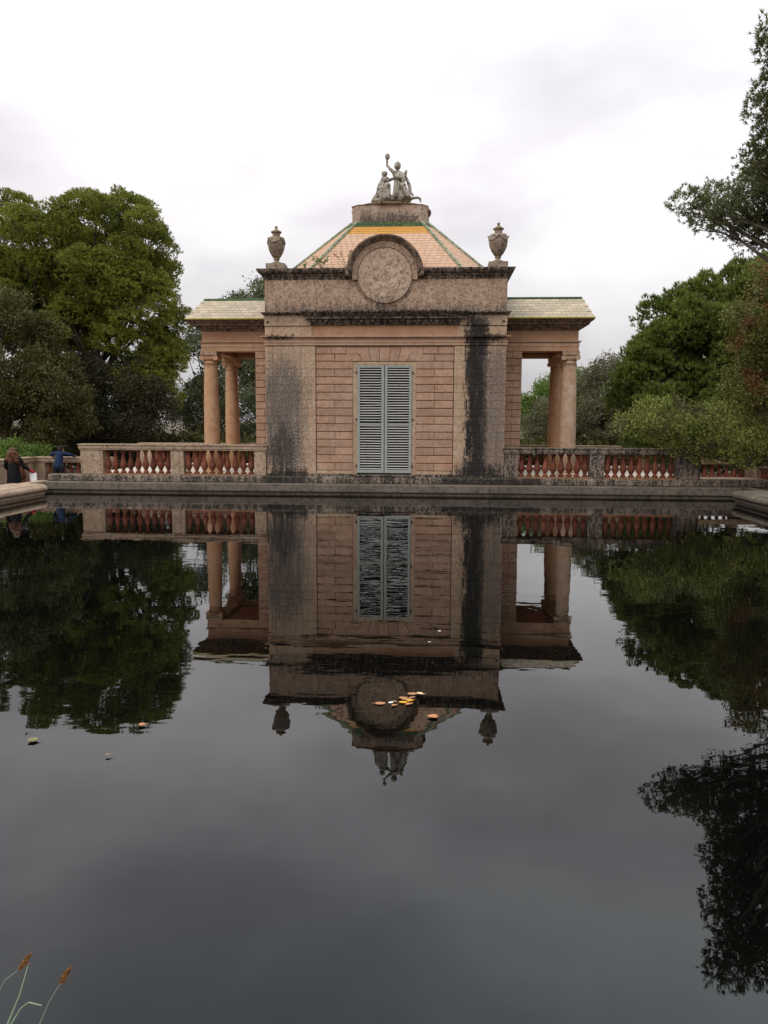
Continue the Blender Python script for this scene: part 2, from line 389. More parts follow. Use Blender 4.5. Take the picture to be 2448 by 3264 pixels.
def capsules(name, caps, voxel, mat, parent, smooth_it=3):
    """tapered capsules merged into one continuous surface"""
    bm = bmesh.new()
    for p0, r0, p1, r1 in caps:
        t = bmesh.new()
        bmesh.ops.create_icosphere(t, subdivisions=2, radius=r0, matrix=Matrix.Translation(p0))
        bmesh.ops.create_icosphere(t, subdivisions=2, radius=r1, matrix=Matrix.Translation(p1))
        r = bmesh.ops.convex_hull(t, input=t.verts)
        dead = [e for e in r['geom_interior'] if isinstance(e, bmesh.types.BMVert)]
        bmesh.ops.delete(t, geom=dead, context='VERTS')
        me = bpy.data.meshes.new('t'); t.to_mesh(me); t.free(); bm.from_mesh(me); bpy.data.meshes.remove(me)
    me = bpy.data.meshes.new(name); bm.to_mesh(me); bm.free()
    o = bpy.data.objects.new('tmp', me); col.objects.link(o)
    rm = o.modifiers.new('r', 'REMESH'); rm.mode = 'VOXEL'; rm.voxel_size = voxel
    sm = o.modifiers.new('s', 'SMOOTH'); sm.iterations = smooth_it; sm.factor = 0.5
    dg = bpy.context.evaluated_depsgraph_get(); dg.update()
    me2 = bpy.data.meshes.new_from_object(o.evaluated_get(dg)); me2.name = name
    bpy.data.objects.remove(o); bpy.data.meshes.remove(me)
    return link(name, me2, mat, parent, None, True)


# ================================================================== SETTING
g = 1500.0
tag(MB().add([(-g, -g, -0.12), (g, -g, -0.12), (g, g, -0.12), (-g, g, -0.12)], [(0, 1, 2, 3)]).build('ground', M_ground), kind='structure')
tag(MB().add([(-11.0, -22.9, 0), (11.0, -22.9, 0), (11.0, -0.1, 0), (-11.0, -0.1, 0)], [(0, 1, 2, 3)]).build('water', M_water), kind='structure')
# upper terrace the pavilion stands on
tag(MB().box(-9.75, 9.75, 0.1, 7.4, -0.3, 0.545).build('terrace_floor', M_terr), kind='structure')

# pool rim ---------------------------------------------------------
rim = empty('pool_rim', (0, -0.3, 0), 'moulded grey stone rim around the dark rectangular pool', 'pool rim')
joints = [-10.86, -8.42, -5.6, -2.55, 0.45, 3.3, 6.1, 8.55, 10.86]
cprof = [(-0.32, 0.0), (-0.32, -0.6)]
for i in range(len(joints) - 1):
    x0, x1 = joints[i] + 0.006, joints[i + 1] - 0.006
    mb = MB()
    prof = [(0.0, -0.4), (0.0, 0.07), (0.05, 0.075), (0.075, 0.10), (0.08, 0.14), (0.08, 0.30), (0.07, 0.325), (0.02, 0.335), (-0.28, 0.338)]
    mb.sweep([(x0, -0.28), (x1, -0.28)], prof)
    mb.build('coping_stone', M_coping, rim)
MB().box(-10.8, 10.8, -0.22, 0.09, -0.4, 0.325).build('backing', M_dark, rim)
sprof = [(0.0, -0.4), (0.0, 0.06), (0.05, 0.065), (0.06, 0.10), (0.035, 0.125), (0.035, 0.145), (0.10, 0.165), (0.135, 0.21), (0.13, 0.265), (0.09, 0.31), (0.03, 0.345), (0.0, 0.35), (0.0, 0.362), (-1.0, 0.375), (-1.0, -0.4)]
for s in (-1, 1):
    ys = [-22.7, -20.2, -17.7, -15.2, -12.7, -10.2, -7.7, -5.6, -3.5, -1.62]
    for a0, a1 in zip(ys[:-1], ys[1:]):
        mb = MB(); pth = [(s * 10.22, a0 + 0.004), (s * 10.22, a1 - 0.004)]
        if s > 0: pth = pth[::-1]
        # outward must point to the pool
        mb.sweep(pth, sprof)
        mb.build('coping_stone', M_coplight if s < 0 else M_coping, rim)
    MB().box(min(s * 10.87, s * 11.21), max(s * 10.87, s * 11.21), -1.61, 0.05, -0.3, 0.345).build('corner_block', M_coplight if s < 0 else M_coping, rim)
MB().sweep([(10.2, -22.75), (-10.2, -22.75)], [(0.0, -0.4), (0.0, 0.3), (-0.05, 0.35), (-0.9, 0.36), (-0.9, -0.3)]).build('coping_stone', M_coping, rim)

# ================================================================== PAVILION
pav = empty('pavilion', (0, 3.5, 0.55), 'weathered pink neoclassical pavilion with columned side porches behind the pool', 'pavilion')
def P(mb, name, mat, smooth=False, parent=None, kind=None): return mb.build(name, mat, parent or pav, smooth, kind)

# --- plinth band the whole front stands on
P(MB().sweep([(-10.85, -0.06), (11.7, -0.06)], [(-0.3, 0.30), (0.02, 0.345), (0.03, 0.36), (0.03, 0.50), (0.015, 0.53), (-0.01, 0.555), (-0.3, 0.56)]), 'plinth', M_plinth)
P(MB().box(-3.74, 3.74, -0.03, 0.4, 0.56, 0.625), 'base_course', M_plinth)

# --- core walls
wall = P(MB().box(-2.15, -0.985, 0.075, 0.7, 0.62, 4.61).box(0.985, 2.15, 0.075, 0.7, 0.62, 4.61).box(-0.985, 0.985, 0.075, 0.7, 4.13, 4.61), 'front_wall', M_joint)
P(MB().box(-3.735, 3.735, 0.7, 6.98, 0.56, 5.6), 'core_wall', M_frieze)
zr = [4.60, 4.36, 4.14, 3.90, 3.66, 3.43, 3.185, 2.94, 2.695, 2.45, 2.205, 1.96, 1.72, 1.475, 1.23, 0.985, 0.745]
for s in (-1, 1):
    for i in range(16):
        z1, z0 = zr[i], zr[i + 1]
        def bl(a, c): block(wall, min(s * a, s * c), max(s * a, s * c), z0, z1, 0.03, M_block, gap=0.021, depth=0.09)
        if i == 0: bl(1.19, 1.66); bl(1.66, 2.14)
        elif i == 1:
            bl(1.555, 2.14)
            pol = [(0.70 + 0.013, z0 + 0.013), (1.555 - 0.013, z0 + 0.013), (1.555 - 0.013, z1 - 0.013), (0.775 + 0.013, z1 - 0.013)]
            MB().prism([(s * x, z) for x, z in pol], 0.03, 0.1).build('block', M_block, wall)
        elif i % 2 == 0 and not (s > 0 and i == 6): bl(0.985, 2.14)
        else: bl(0.985, 1.555); bl(1.555, 2.14)
    block(wall, min(s * 0.985, s * 2.14), max(s * 0.985, s * 2.14), 0.626, 0.745, 0.03, M_pil, gap=0.012)
tb = [-0.52, -0.175, 0.175, 0.52]; bbm = [-0.42, -0.145, 0.145, 0.42]
for i in range(3):
    q = 0.007
    MB().prism([(bbm[i] + q, 4.15), (bbm[i + 1] - q, 4.15), (tb[i + 1] - q, 4.59), (tb[i] + q, 4.59)], 0.036, 0.1).build('voussoir', M_block, wall)
for s in (-1, 1):
    MB().prism([(s * x, z) for x, z in [(0.427, 4.15), (0.695, 4.15), (0.765, 4.355), (1.182, 4.355), (1.182, 4.59), (0.527, 4.59)]], 0.038, 0.1).build('voussoir', M_block, wall)

# --- door surround and louvred shutters
sur = P(MB().box(-0.985, -0.855, 0.055, 0.3, 0.626, 4.13).box(0.855, 0.985, 0.055, 0.3, 0.626, 4.13).box(-0.855, 0.855, 0.055, 0.3, 4.03, 4.128), 'door_surround', M_pil)
P(MB().box(-0.855, 0.855, 0.42, 0.69, 0.6, 4.03), 'dark_recess', M_inside)  # panel behind the louvres, its colour painting the unlit interior
P(MB().box(-0.95, 0.95, -0.1, 0.45, 0.57, 0.622), 'door_sill', M_plinth)
srng = random.Random(3)
slat_me = None
for s in (-1, 1):
    xo, xi = 0.848, 0.012
    leaf = MB()
    zb, zt = 0.675, 4.02
    sx0, sx1 = sorted((s * xo, s * (xo - 0.078)))
    leaf.box(sx0, sx1, 0.03, 0.075, zb, zt)
    mx0, mx1 = sorted((s * xi, s * (xi + 0.082)))
    leaf.box(mx0, mx1, 0.03, 0.075, zb, zt)
    r0, r1 = sorted((s * (xo - 0.078), s * (xi + 0.082)))
    leaf.box(r0, r1, 0.034, 0.072, zt - 0.075, zt); leaf.box(r0, r1, 0.034, 0.072, zb, zb + 0.10)
    leaf.box(r0, r1, 0.036, 0.070, 2.18, 2.235)
    lo = P(leaf, 'shutter_leaf', M_shut)
    n = 40; z0, z1 = zb + 0.105, zt - 0.08; pit = (z1 - z0) / n
    if slat_me is None:
        w2 = (r1 - r0) / 2 + 0.004
        slat_me = MB().add([(-w2, 0.0, 0.0), (w2, 0.0, 0.0), (w2, 0.03, 0.024), (-w2, 0.03, 0.024), (-w2, 0.006, -0.006), (w2, 0.006, -0.006), (w2, 0.036, 0.018), (-w2, 0.036, 0.018)],
                           [(0, 1, 2, 3), (4, 7, 6, 5), (0, 4, 5, 1), (1, 5, 6, 2), (2, 6, 7, 3), (3, 7, 4, 0)]).mesh('slat')
    for i in range(n):
        z = z0 + (i + 0.25) * pit
        if 2.15 < z < 2.235: continue
        o = link('slat', slat_me, M_slat, lo, ((r0 + r1) / 2, 0.033, z))
        o.rotation_euler = (srng.gauss(0, 0.04), srng.gauss(0, 0.004) if srng.random() < 0.85 else srng.uniform(-0.025, 0.025), 0)
    for z in (0.9, 2.35, 3.8):
        MB().box(min(s * 0.845, s * 0.90), max(s * 0.845, s * 0.90), 0.02, 0.06, z - 0.03, z + 0.03).build('hinge', M_iron, lo)

# --- pilasters with faint courses
for s in (-1, 1):
    pl = P(MB().box(min(s * 2.155, s * 3.735), max(s * 2.155, s * 3.735), 0.022, 0.7, 0.62, 4.62), 'pilaster', M_pil)
    for i in range(16):
        z1, z0 = zr[i], zr[i + 1]
        cuts = [2.155, 2.38, 2.96, 3.735] if i % 2 == 0 else [2.155, 2.62, 3.30, 3.735]
        for a, c in zip(cuts[:-1], cuts[1:]):
            block(pl, min(s * a, s * c), max(s * a, s * c), z0, z1, 0.0, M_pil, gap=0.005, depth=0.05, jit=0.001, ch=0.003)
    block(pl, min(s * 2.155, s * 3.735), max(s * 2.155, s * 3.735), 0.625, 0.745, -0.004, M_pil, gap=0.006, depth=0.05)

# --- entablature of the main block (front, mitred back along the sides)
main = [(-3.735, 6.98), (-3.735, 0.0), (3.735, 0.0), (3.735, 6.98)]
P(MB().sweep(main, [(-0.3, 4.612), (0.012, 4.612), (0.028, 4.63), (0.028, 4.672), (0.008, 4.682), (0.008, 4.70), (0.03, 4.705), (0.03, 4.79), (0.045, 4.82), (0.06, 4.845), (0.115, 4.87), (0.115, 4.912), (-0.3, 4.925)]), 'architrave', M_entab)
fr = P(MB().box(-2.24, 2.24, 0.045, 0.7, 4.92, 5.30), 'frieze', M_frieze)
for s in (-1, 1):
    P(MB().box(min(s * 2.24, s * 3.735), max(s * 2.24, s * 3.735), 0.012, 0.7, 4.92, 5.21).box(min(s * 2.3, s * 3.745), max(s * 2.3, s * 3.745), -0.02, 0.7, 5.225, 5.525), 'frieze_block', M_pil)
    P(MB().sweep([(-3.745, 1.4), (-3.745, -0.02), (-2.3, -0.02)] if s < 0 else [(2.3, -0.02), (3.745, -0.02), (3.745, 1.4)], [(-0.3, 5.526), (0.01, 5.526), (0.03, 5.55), (0.10, 5.60), (0.105, 5.625), (-0.3, 5.645)]), 'cap_moulding', M_black)
    MB().lathe([(0.035, 0), (0.035, 0.02)], (0, 0, 0), 10)
corn = P(MB().sweep([(-2.24, 0.5), (-2.24, 0.0), (2.24, 0.0), (2.24, 0.5)], [(-0.3, 5.235), (0.0, 5.24), (0.03, 5.26), (0.05, 5.30), (0.06, 5.315), (0.06, 5.40), (0.20, 5.415), (0.20, 5.47), (0.235, 5.49), (0.30, 5.555), (0.36, 5.60), (0.37, 5.65), (-0.3, 5.68)]), 'dentil_cornice', M_black)
dm = MB().box(-0.055, 0.055, 0, 0.07, 0, 0.075).mesh('dentil')
for i in range(25):
    link('dentil', dm, M_black, corn, (-2.16 + i * 0.18, -0.125, 5.325))

# --- attic storey
P(MB().box(-3.715, 3.715, 0.035, 6.96, 5.64, 6.68).box(-3.73, -2.13, 0.02, 0.5, 5.645, 6.675).box(2.13, 3.73, 0.02, 0.5, 5.645, 6.675), 'attic_wall', M_attic)
for s in (-1, 1): P(MB().box(min(s * 1.1, s * 2.12), max(s * 1.1, s * 2.12), 0.027, 0.5, 5.65, 6.67), 'attic_panel', M_attic)
aprof = [(-0.25, 6.60), (0.0, 6.605), (0.012, 6.64), (0.03, 6.66), (0.03, 6.70), (0.075, 6.715), (0.075, 6.76), (0.12, 6.775), (0.17, 6.81), (0.20, 6.855), (0.215, 6.90), (0.215, 6.92), (-0.3, 6.945)]
for s in (-1, 1):
    pth = [(-3.73, 6.96), (-3.73, 0.02), (-1.02, 0.02)]
    if s > 0: pth = [(-x, y) for x, y in pth[::-1]]
    P(MB().sweep(pth, aprof), 'attic_cornice', M_black)
P(MB().sweep([(3.73, 6.96), (-3.73, 6.96)], aprof), 'attic_cornice', M_black)

# --- medallion with its arched hood
def ring(prof, cx, cz, a0, a1, n, full=False):
    """prof of (radius, y) swept round an axis along y"""
    mb = MB(); m = len(prof); vs = []
    cnt = n if full else n + 1
    for i in range(cnt):
        a = a0 + (a1 - a0) * i / n
        for r, y in prof: vs.append((cx + r * math.cos(a), y, cz + r * math.sin(a)))
    fs = []
    for i in range(n):
        j = (i + 1) % cnt
        for k in range(m - 1): fs.append((i * m + k, j * m + k, j * m + k + 1, i * m + k + 1))
    if not full: fs += [tuple(range(m)), tuple(range(n * m + m - 1, n * m - 1, -1))]
    return mb.add(vs, fs)
CZ = 6.72
P(ring([(1.0, 0.5), (1.0, -0.05), (1.03, -0.06), (1.045, -0.09), (1.08, -0.105), (1.10, -0.15), (1.15, -0.19), (1.185, -0.20), (1.195, -0.19), (1.195, 0.5), (1.0, 0.5)], 0, CZ, R(-2), R(182), 48), 'arched_hood', M_dark, True)
P(ring([(0.845, 0.5), (0.845, -0.02), (0.90, -0.022), (0.905, -0.035), (0.95, -0.037), (0.96, -0.055), (0.999, -0.057), (0.999, 0.5), (0.845, 0.5)], 0, CZ, R(-8), R(188), 48), 'archivolt', M_attic)
P(ring([(0.0, 0.025), (0.93, 0.025), (0.93, 0.5)], 0, CZ, 0, 2 * math.pi, 48, True), 'medallion_ground', M_dark)
P(ring([(0.80, 0.03), (0.80, -0.012), (0.822, -0.014), (0.828, 0.03)], 0, CZ, 0, 2 * math.pi, 64, True), 'medallion_rim', M_med, True)
# relief: low figures in the round field
fig = [(-0.05, 0.3, 0.10), (-0.05, 0.12, 0.13), (-0.02, -0.1, 0.12), (-0.05, -0.3, 0.09), (-0.3, -0.05, 0.10), (-0.42, -0.2, 0.09), (0.3, 0.05, 0.11), (0.42, -0.1, 0.09), (0.3, -0.28, 0.12), (-0.28, -0.4, 0.12), (0.12, 0.42, 0.07), (-0.32, 0.28, 0.08), (0.35, 0.35, 0.09), (0.02, -0.55, 0.1), (0.5, 0.15, 0.06)]
nr, na = 42, 120; vs = [(0, 0, CZ)]; fs = []
for i in range(1, nr + 1):
    for k in range(na):
        r = 0.805 * i / nr; a = 2 * math.pi * k / na; x, z = r * math.cos(a), r * math.sin(a)
        h = 0.0
        for fx, fz, fr_ in fig:
            d2 = ((x - fx) ** 2 + ((z - fz) * 0.8) ** 2) / fr_ ** 2
            h = max(h, math.exp(-d2) * 0.034)
        h += 0.015 * mnoise.fractal(Vector((x * 15, 1.3, z * 8)), 0.7, 2.0, 5) + 0.014 * abs(mnoise.noise(Vector((x * 26 + z * 7, 0, z * 11))))
        h *= min(1.0, (0.805 - r) / 0.08)
        vs.append((x, -0.01 - max(h, -0.01), CZ + z))
vs[0] = (0, vs[1][1], CZ)
for k in range(na): fs.append((0, 1 + k, 1 + (k + 1) % na))
for i in range(nr - 1):
    for k in range(na): fs.append((1 + i * na + k, 1 + (i + 1) * na + k, 1 + (i + 1) * na + (k + 1) % na, 1 + i * na + (k + 1) % na))
P(MB().add(vs, fs), 'medallion_relief', M_med, True)

# --- octagonal tiled roof
OC = 3.55
def octa(A, fh, z):
    return [Vector(p) for p in [(-fh, OC - A, z), (fh, OC - A, z), (A, OC - fh, z), (A, OC + fh, z), (fh, OC + A, z), (-fh, OC + A, z), (-A, OC + fh, z), (-A, OC - fh, z)]]
zB, zT = 6.85, 8.86
ob, ot = octa(3.37, 2.42, zB), octa(1.25, 1.06, zT)
rb = MB()
for i in range(8):
    j = (i + 1) % 8
    rb.add([ob[i], ob[j], ot[j], ot[i]], [(0, 1, 2, 3)])
rb.add(ot, [tuple(range(8))])
roof = P(rb, 'roof', M_rtile)
tiles = MB(); ochre = MB()
trng = random.Random(5)
gt_me = {}
for i in range(8):
    j = (i + 1) % 8
    B0, B1, T0, T1 = ob[i], ob[j], ot[i], ot[j]
    nrm = (B1 - B0).cross(T0 - B0).normalized()
    L = ((T0 + T1) / 2 - (B0 + B1) / 2).length; rows = int(L / 0.145)
    for r in range(rows):
        t0, t1 = r / rows, (r + 1) / rows - 0.001
        a0, a1 = B0.lerp(T0, t0), B1.lerp(T1, t0); c0, c1 = B0.lerp(T0, t1), B1.lerp(T1, t1)
        wd = (a1 - a0).length; n = max(3, int(wd / (0.20 if r < rows - 4 else 0.3))); sh = 0.5 * (r % 2)
        zc = a0.z
        for k in range(-1 if sh else 0, n):
            u0, u1 = max(0.0, (k + sh) / n), min(1.0, (k + sh + 1) / n - 0.005)
            if u1 - u0 < 0.01: continue
            lift0 = 0.013 + trng.uniform(-0.002, 0.003); lift1 = 0.007
            vsq = [a0.lerp(a1, u0) + nrm * lift0, a0.lerp(a1, u1) + nrm * lift0, c0.lerp(c1, u1) + nrm * lift1, c0.lerp(c1, u0) + nrm * lift1,
                   a0.lerp(a1, u0) - nrm * 0.01, a0.lerp(a1, u1) - nrm * 0.01]
            fq = [(0, 1, 2, 3), (0, 4, 5, 1)]
            if r >= rows - 2:
                if i in (0, 1, 7): MB().add(vsq, fq).build('green_tile', M_green, roof)
                else: tiles.add(vsq, fq)
            elif r >= rows - 5 and i == 0: ochre.add(vsq, fq)
            else: tiles.add(vsq, fq)
P(tiles, 'small_roof_tiles', M_rtile, parent=roof, kind='stuff')
P(ochre, 'ochre_tile_band', M_ochre, parent=roof, kind='stuff')
hm = MB().tube([(0, 0, 0), (0, 0, 0.292)], 0.055, 8).mesh('hip_tile')
for i in range(8):
    a, c = ob[i], ot[i]; d = (c - a); n = int(d.length / 0.3); q = d.to_track_quat('Z', 'Y').to_euler()
    for k in range(n):
        o = link('hip_tile', hm, M_hip, roof, a + d * (k / n) + Vector((0, 0, 0.02))); o.rotation_euler = q

# --- drum on the roof
dprof = octa(1.26, 1.04, 0)
path8 = [(p.x, p.y) for p in dprof]
drum = P(MB().sweep(path8, [(-1.0, 8.72), (0.0, 8.72), (0.0, 9.395), (0.03, 9.42), (-1.0, 9.42)], True), 'drum', M_drum)
cap = MB(); NS = 40; rows_ = [(1.18, 9.40), (1.30, 9.405), (1.37, 9.43), (1.38, 9.47), (1.36, 9.49), (1.0, 9.53), (0.6, 9.55)]
vs = []
for r, z in rows_:
    for k in range(NS):
        a = 2 * math.pi * k / NS; e = 1 + 0.03 * abs(math.sin(2 * a)) ** 2
        vs.append((r * e * math.cos(a), OC + r * e * math.sin(a), z))
fs = [(i * NS + k, i * NS + (k + 1) % NS, (i + 1) * NS + (k + 1) % NS, (i + 1) * NS + k) for i in range(len(rows_) - 1) for k in range(NS)] + [tuple(range((len(rows_) - 1) * NS, len(rows_) * NS))]
cap.add(vs, fs).build('drum_cap', M_dark, drum)

# --- the two columned porches
YF, YB, YC = 1.45, 4.65, 3.05
wt_me = MB().add([(-0.136, 0, 0.0), (0.136, 0, 0.0), (0.136, 0.318, 0), (-0.136, 0.318, 0), (-0.136, 0.0, 0.018), (0.136, 0.0, 0.018), (0.136, 0.318, 0.010), (-0.136, 0.318, 0.010)],
                 [(0, 3, 2, 1), (4, 5, 6, 7), (0, 1, 5, 4), (1, 2, 6, 5), (2, 3, 7, 6), (3, 0, 4, 7)]).mesh('tile')
colp = [(0.265, 0.0), (0.265, 0.8), (0.262, 1.4), (0.255, 2.0), (0.245, 2.6), (0.232, 3.1), (0.22, 3.5), (0.215, 3.62), (0.225, 3.625), (0.235, 3.645), (0.225, 3.665), (0.215, 3.67), (0.215, 3.72)]
for s in (-1, 1):
    X0, X1 = 3.735, 6.19
    def bx(mb, x0, x1, y0, y1, z0, z1): return mb.box(min(s * x0, s * x1), max(s * x0, s * x1), y0, y1, z0, z1)
    # rusticated end pier against the main block
    for yy in (YF, YB - 0.5):
        pier = P(bx(MB(), X0, 4.375, yy + 0.03, yy + 0.5, 0.55, 4.58), 'pier', M_joint)
        if yy == YF:
            zc = 0.56; k = 0
            hs = 4.57 - 0.56; nrow = 17
            for k in range(nrow):
                z0 = 0.56 + hs * k / nrow; z1 = 0.56 + hs * (k + 1) / nrow
                cuts = [3.745, 4.385] if k % 2 else [3.745, 4.085, 4.385]
                for a, c in zip(cuts[:-1], cuts[1:]):
                    block(pier, min(s * a, s * c), max(s * a, s * c), z0, z1, yy, M_block, gap=0.022)
    # entablature
    arch = bx(MB(), X0, X1, YF, YF + 0.46, 4.575, 4.70); bx(arch, X0, X1, YB - 0.46, YB, 4.575, 4.70); bx(arch, X1 - 0.46, X1, YF + 0.46, YB - 0.46, 4.575, 4.70)
    P(arch, 'architrave_beam', M_frieze)
    pth = [(X1, YB), (X1, YF), (X0, YF)] if s > 0 else [(-X0, YF), (-X1, YF), (-X1, YB)]
    pth = pth[::-1] if s > 0 else pth[::-1]
    # travel so that outward is away from the porch
    pth = [(X0, YF), (X1, YF), (X1, YB), (X0, YB)] if s > 0 else [(-X0, YB), (-X1, YB), (-X1, YF), (-X0, YF)]
    P(MB().sweep(pth, [(-0.3, 4.701), (0.0, 4.701), (0.0, 4.715), (0.012, 4.72), (0.012, 4.835), (0.035, 4.85), (0.07, 4.865), (0.07, 4.895), (-0.3, 4.905)]), 'architrave', M_entab)
    P(bx(MB(), X0, X1 - 0.02, YF + 0.02, YB - 0.02, 4.906, 5.245), 'frieze', M_frieze)
    P(bx(MB(), X0, X1 - 0.45, YF + 0.45, YB - 0.45, 4.74, 4.80), 'porch_ceiling', M_soffit)
    P(MB().sweep(pth, [(-0.3, 5.215), (0.0, 5.22), (0.02, 5.25), (0.06, 5.27), (0.06, 5.30), (0.13, 5.31), (0.13, 5.375), (0.27, 5.39), (0.27, 5.455), (0.33, 5.47), (0.38, 5.51), (0.41, 5.545), (-0.3, 5.55)]), 'cornice', M_dark)
    # gable roof, ridge along x
    ez, rz, ye, yb = 5.565, 6.45, 0.97, 5.13
    xe = 6.57
    rf = MB()
    rf.add([(s * X0, ye, ez), (s * xe, ye, ez), (s * xe, YC, rz), (s * X0, YC, rz), (s * X0, yb, ez), (s * xe, yb, ez),
            (s * X0, ye, ez - 0.02), (s * xe, ye, ez - 0.02), (s * xe, yb, ez - 0.02), (s * X0, yb, ez - 0.02)],
           [(0, 1, 2, 3), (3, 2, 5, 4), (0, 6, 7, 1), (4, 5, 8, 9), (6, 9, 8, 7), (1, 7, 8, 5, 2)])
    wr = P(rf, 'porch_roof', M_wtile)
    sl_len = math.hypot(YC - ye, rz - ez); ang = math.atan2(rz - ez, YC - ye)
    for r in range(7):
        off = 0.14 * (r % 2)
        for k in range(11):
            x = X0 + 0.02 + 0.138 + k * 0.283 - off
            if x - 0.13 < X0 - 0.15 or x + 0.13 > xe + 0.03: continue
            d = 0.03 + r * 0.318
            o = link('tile', wt_me, M_wtile, wr, (s * x, ye + d * math.cos(ang), ez + d * math.sin(ang) + 0.004))
            o.rotation_euler = (ang + trng.uniform(-0.006, 0.006), 0, trng.uniform(-0.008, 0.008))
    MB().tube([(s * X0, YC, rz + 0.02), (s * (xe - 0.05), YC, rz + 0.02)], 0.06, 8).build('ridge_cap', M_green, wr)
    MB().tube([(s * (X0 + 0.02), ye - 0.01, ez + 0.0), (s * (xe + 0.01), ye - 0.01, ez + 0.0)], 0.028, 8).build('eave_edge', M_gutter, wr)
    # columns
    for yy in (YF + 0.24, YB - 0.24):
        cx = s * 5.95
        cm = M_colp if (s > 0 and yy < 3) else M_col
        base = 0.55
        column = P(MB().lathe([(r, z) for r, z in colp], (cx, yy, base), 28), 'column', cm, True)
        MB().lathe([(0.33, 0), (0.345, 0.03), (0.33, 0.07), (0.29, 0.085), (0.285, 0.10), (0.305, 0.125), (0.29, 0.15), (0.27, 0.155)], (cx, yy, base), 24).build('column_base', cm, column)
        cap_ = MB(); zc = base + 3.72
        cap_.lathe([(0.215, 0), (0.25, 0.03), (0.27, 0.075), (0.27, 0.10)], (cx, yy, zc), 20)
        # scrolls front and back
        for sx in (-1, 1):
            cap_.add(*(lambda t: (t.v, t.f))(MB().tube([(cx + sx * 0.225, yy - 0.245, zc + 0.095), (cx + sx * 0.225, yy - 0.10, zc + 0.095), (cx + sx * 0.225, yy + 0.10, zc + 0.095), (cx + sx * 0.225, yy + 0.245, zc + 0.095)], [0.085, 0.055, 0.055, 0.085], 14)))
        cap_.box(cx - 0.23, cx + 0.23, yy - 0.225, yy + 0.225, zc + 0.10, zc + 0.18)
        cap_.build('capital', cm, column)
        MB().box(cx - 0.275, cx + 0.275, yy - 0.265, yy + 0.265, zc + 0.18, 4.574).build('abacus', M_rail if yy < 3 else cm, column)
    # drain hole in the frieze block: a near-black plug painted as its dark bore
    MB().tube([(s * 3.64, -0.028, 5.33), (s * 3.64, 0.05, 5.33)], 0.04, 10).build('drain_hole', M_inside, pav)

# ================================================================== BALUSTRADES
bprof = [(0.072, 0.0), (0.072, 0.055), (0.05, 0.065), (0.042, 0.10), (0.058, 0.15), (0.083, 0.22), (0.088, 0.27), (0.078, 0.34), (0.055, 0.43), (0.04, 0.52), (0.036, 0.60), (0.05, 0.63), (0.04, 0.645), (0.044, 0.665), (0.062, 0.70), (0.07, 0.72), (0.07, 0.76)]
bprof = [(r * 1.22, z) for r, z in bprof]
bal_me = MB().lathe(bprof, (0, 0, 0), 12).mesh('baluster'); bal_me.polygons.foreach_set('use_smooth', [True] * len(bal_me.polygons))
def balustrade(label, A, Bp, posts, z0, z1, mat, nb_, half=0.14, railmats=None, solid=()):
    """posts = list of (start, end) distances along the run; balusters fill the gaps between them"""
    A, Bp = Vector(A), Vector(Bp); d = (Bp - A); Ln = d.length; d.normalize(); nrm = Vector((-d.y, d.x))
    o = empty('balustrade', (A.x, A.y, z0), label, 'balustrade')
    def obx(a0, a1, h, za, zb):
        p = [A + d * a0 - nrm * h, A + d * a1 - nrm * h, A + d * a1 + nrm * h, A + d * a0 + nrm * h]
        return [(q.x, q.y, za) for q in p] + [(q.x, q.y, zb) for q in p], [(0, 3, 2, 1), (4, 5, 6, 7), (0, 1, 5, 4), (1, 2, 6, 5), (2, 3, 7, 6), (3, 0, 4, 7)]
    zr1 = z1 - 0.19
    for a0, a1 in posts: MB().add(*obx(a0, a1, half, z0, zr1)).build('post', mat, o)
    rl = MB().add(*obx(-0.02, Ln + 0.02, half + 0.03, zr1, zr1 + 0.045)).add(*obx(-0.04, Ln + 0.04, half + 0.05, zr1 + 0.046, z1 - 0.04)).add(*obx(-0.06, Ln + 0.06, half + 0.075, z1 - 0.039, z1))
    rl.build('rail', mat, o)
    MB().add(*obx(0.0, Ln, half - 0.02, z0 - 0.05, z0 + 0.03)).build('bottom_rail', M_joint, o)
    sc_ = (zr1 - z0 - 0.03) / 0.76
    for i in range(len(posts) - 1):
        a0, a1 = posts[i][1], posts[i + 1][0]; n = nb_[i]
        for k in range(n):
            q = A + d * (a0 + (a1 - a0) * (k + 0.5) / n)
            bo = link('baluster', bal_me, M_bal, o, (q.x, q.y, z0 + 0.03)); bo.scale = (1, 1, sc_)
            bo.rotation_euler = (0, 0, rng.uniform(0, 6))
    return o
yb0 = 0.10
balustrade('pale stone balustrade with red balusters on the terrace edge left of the pavilion', (-9.77, yb0), (-3.75, yb0), [(0, 0.73), (2.95, 3.37), (5.65, 6.02)], 0.57, 1.535, M_rail, [9, 9])
balustrade('lichen-dark stone balustrade with red balusters on the terrace edge right of the pavilion', (3.75, yb0), (9.72, yb0), [(0, 0.42), (2.62, 3.06), (5.24, 5.97)], 0.57, 1.50, M_raild, [9, 9])
balustrade('rear terrace balustrade seen behind the left porch columns', (-9.7, 5.0), (-3.8, 5.0), [(0, 0.5), (2.7, 3.1), (5.4, 5.9)], 0.56, 1.44, M_rail, [9, 9])
balustrade('rear terrace balustrade seen behind the right porch columns', (3.8, 5.0), (9.7, 5.0), [(0, 0.5), (2.7, 3.1), (5.4, 5.9)], 0.56, 1.44, M_rail, [9, 9])
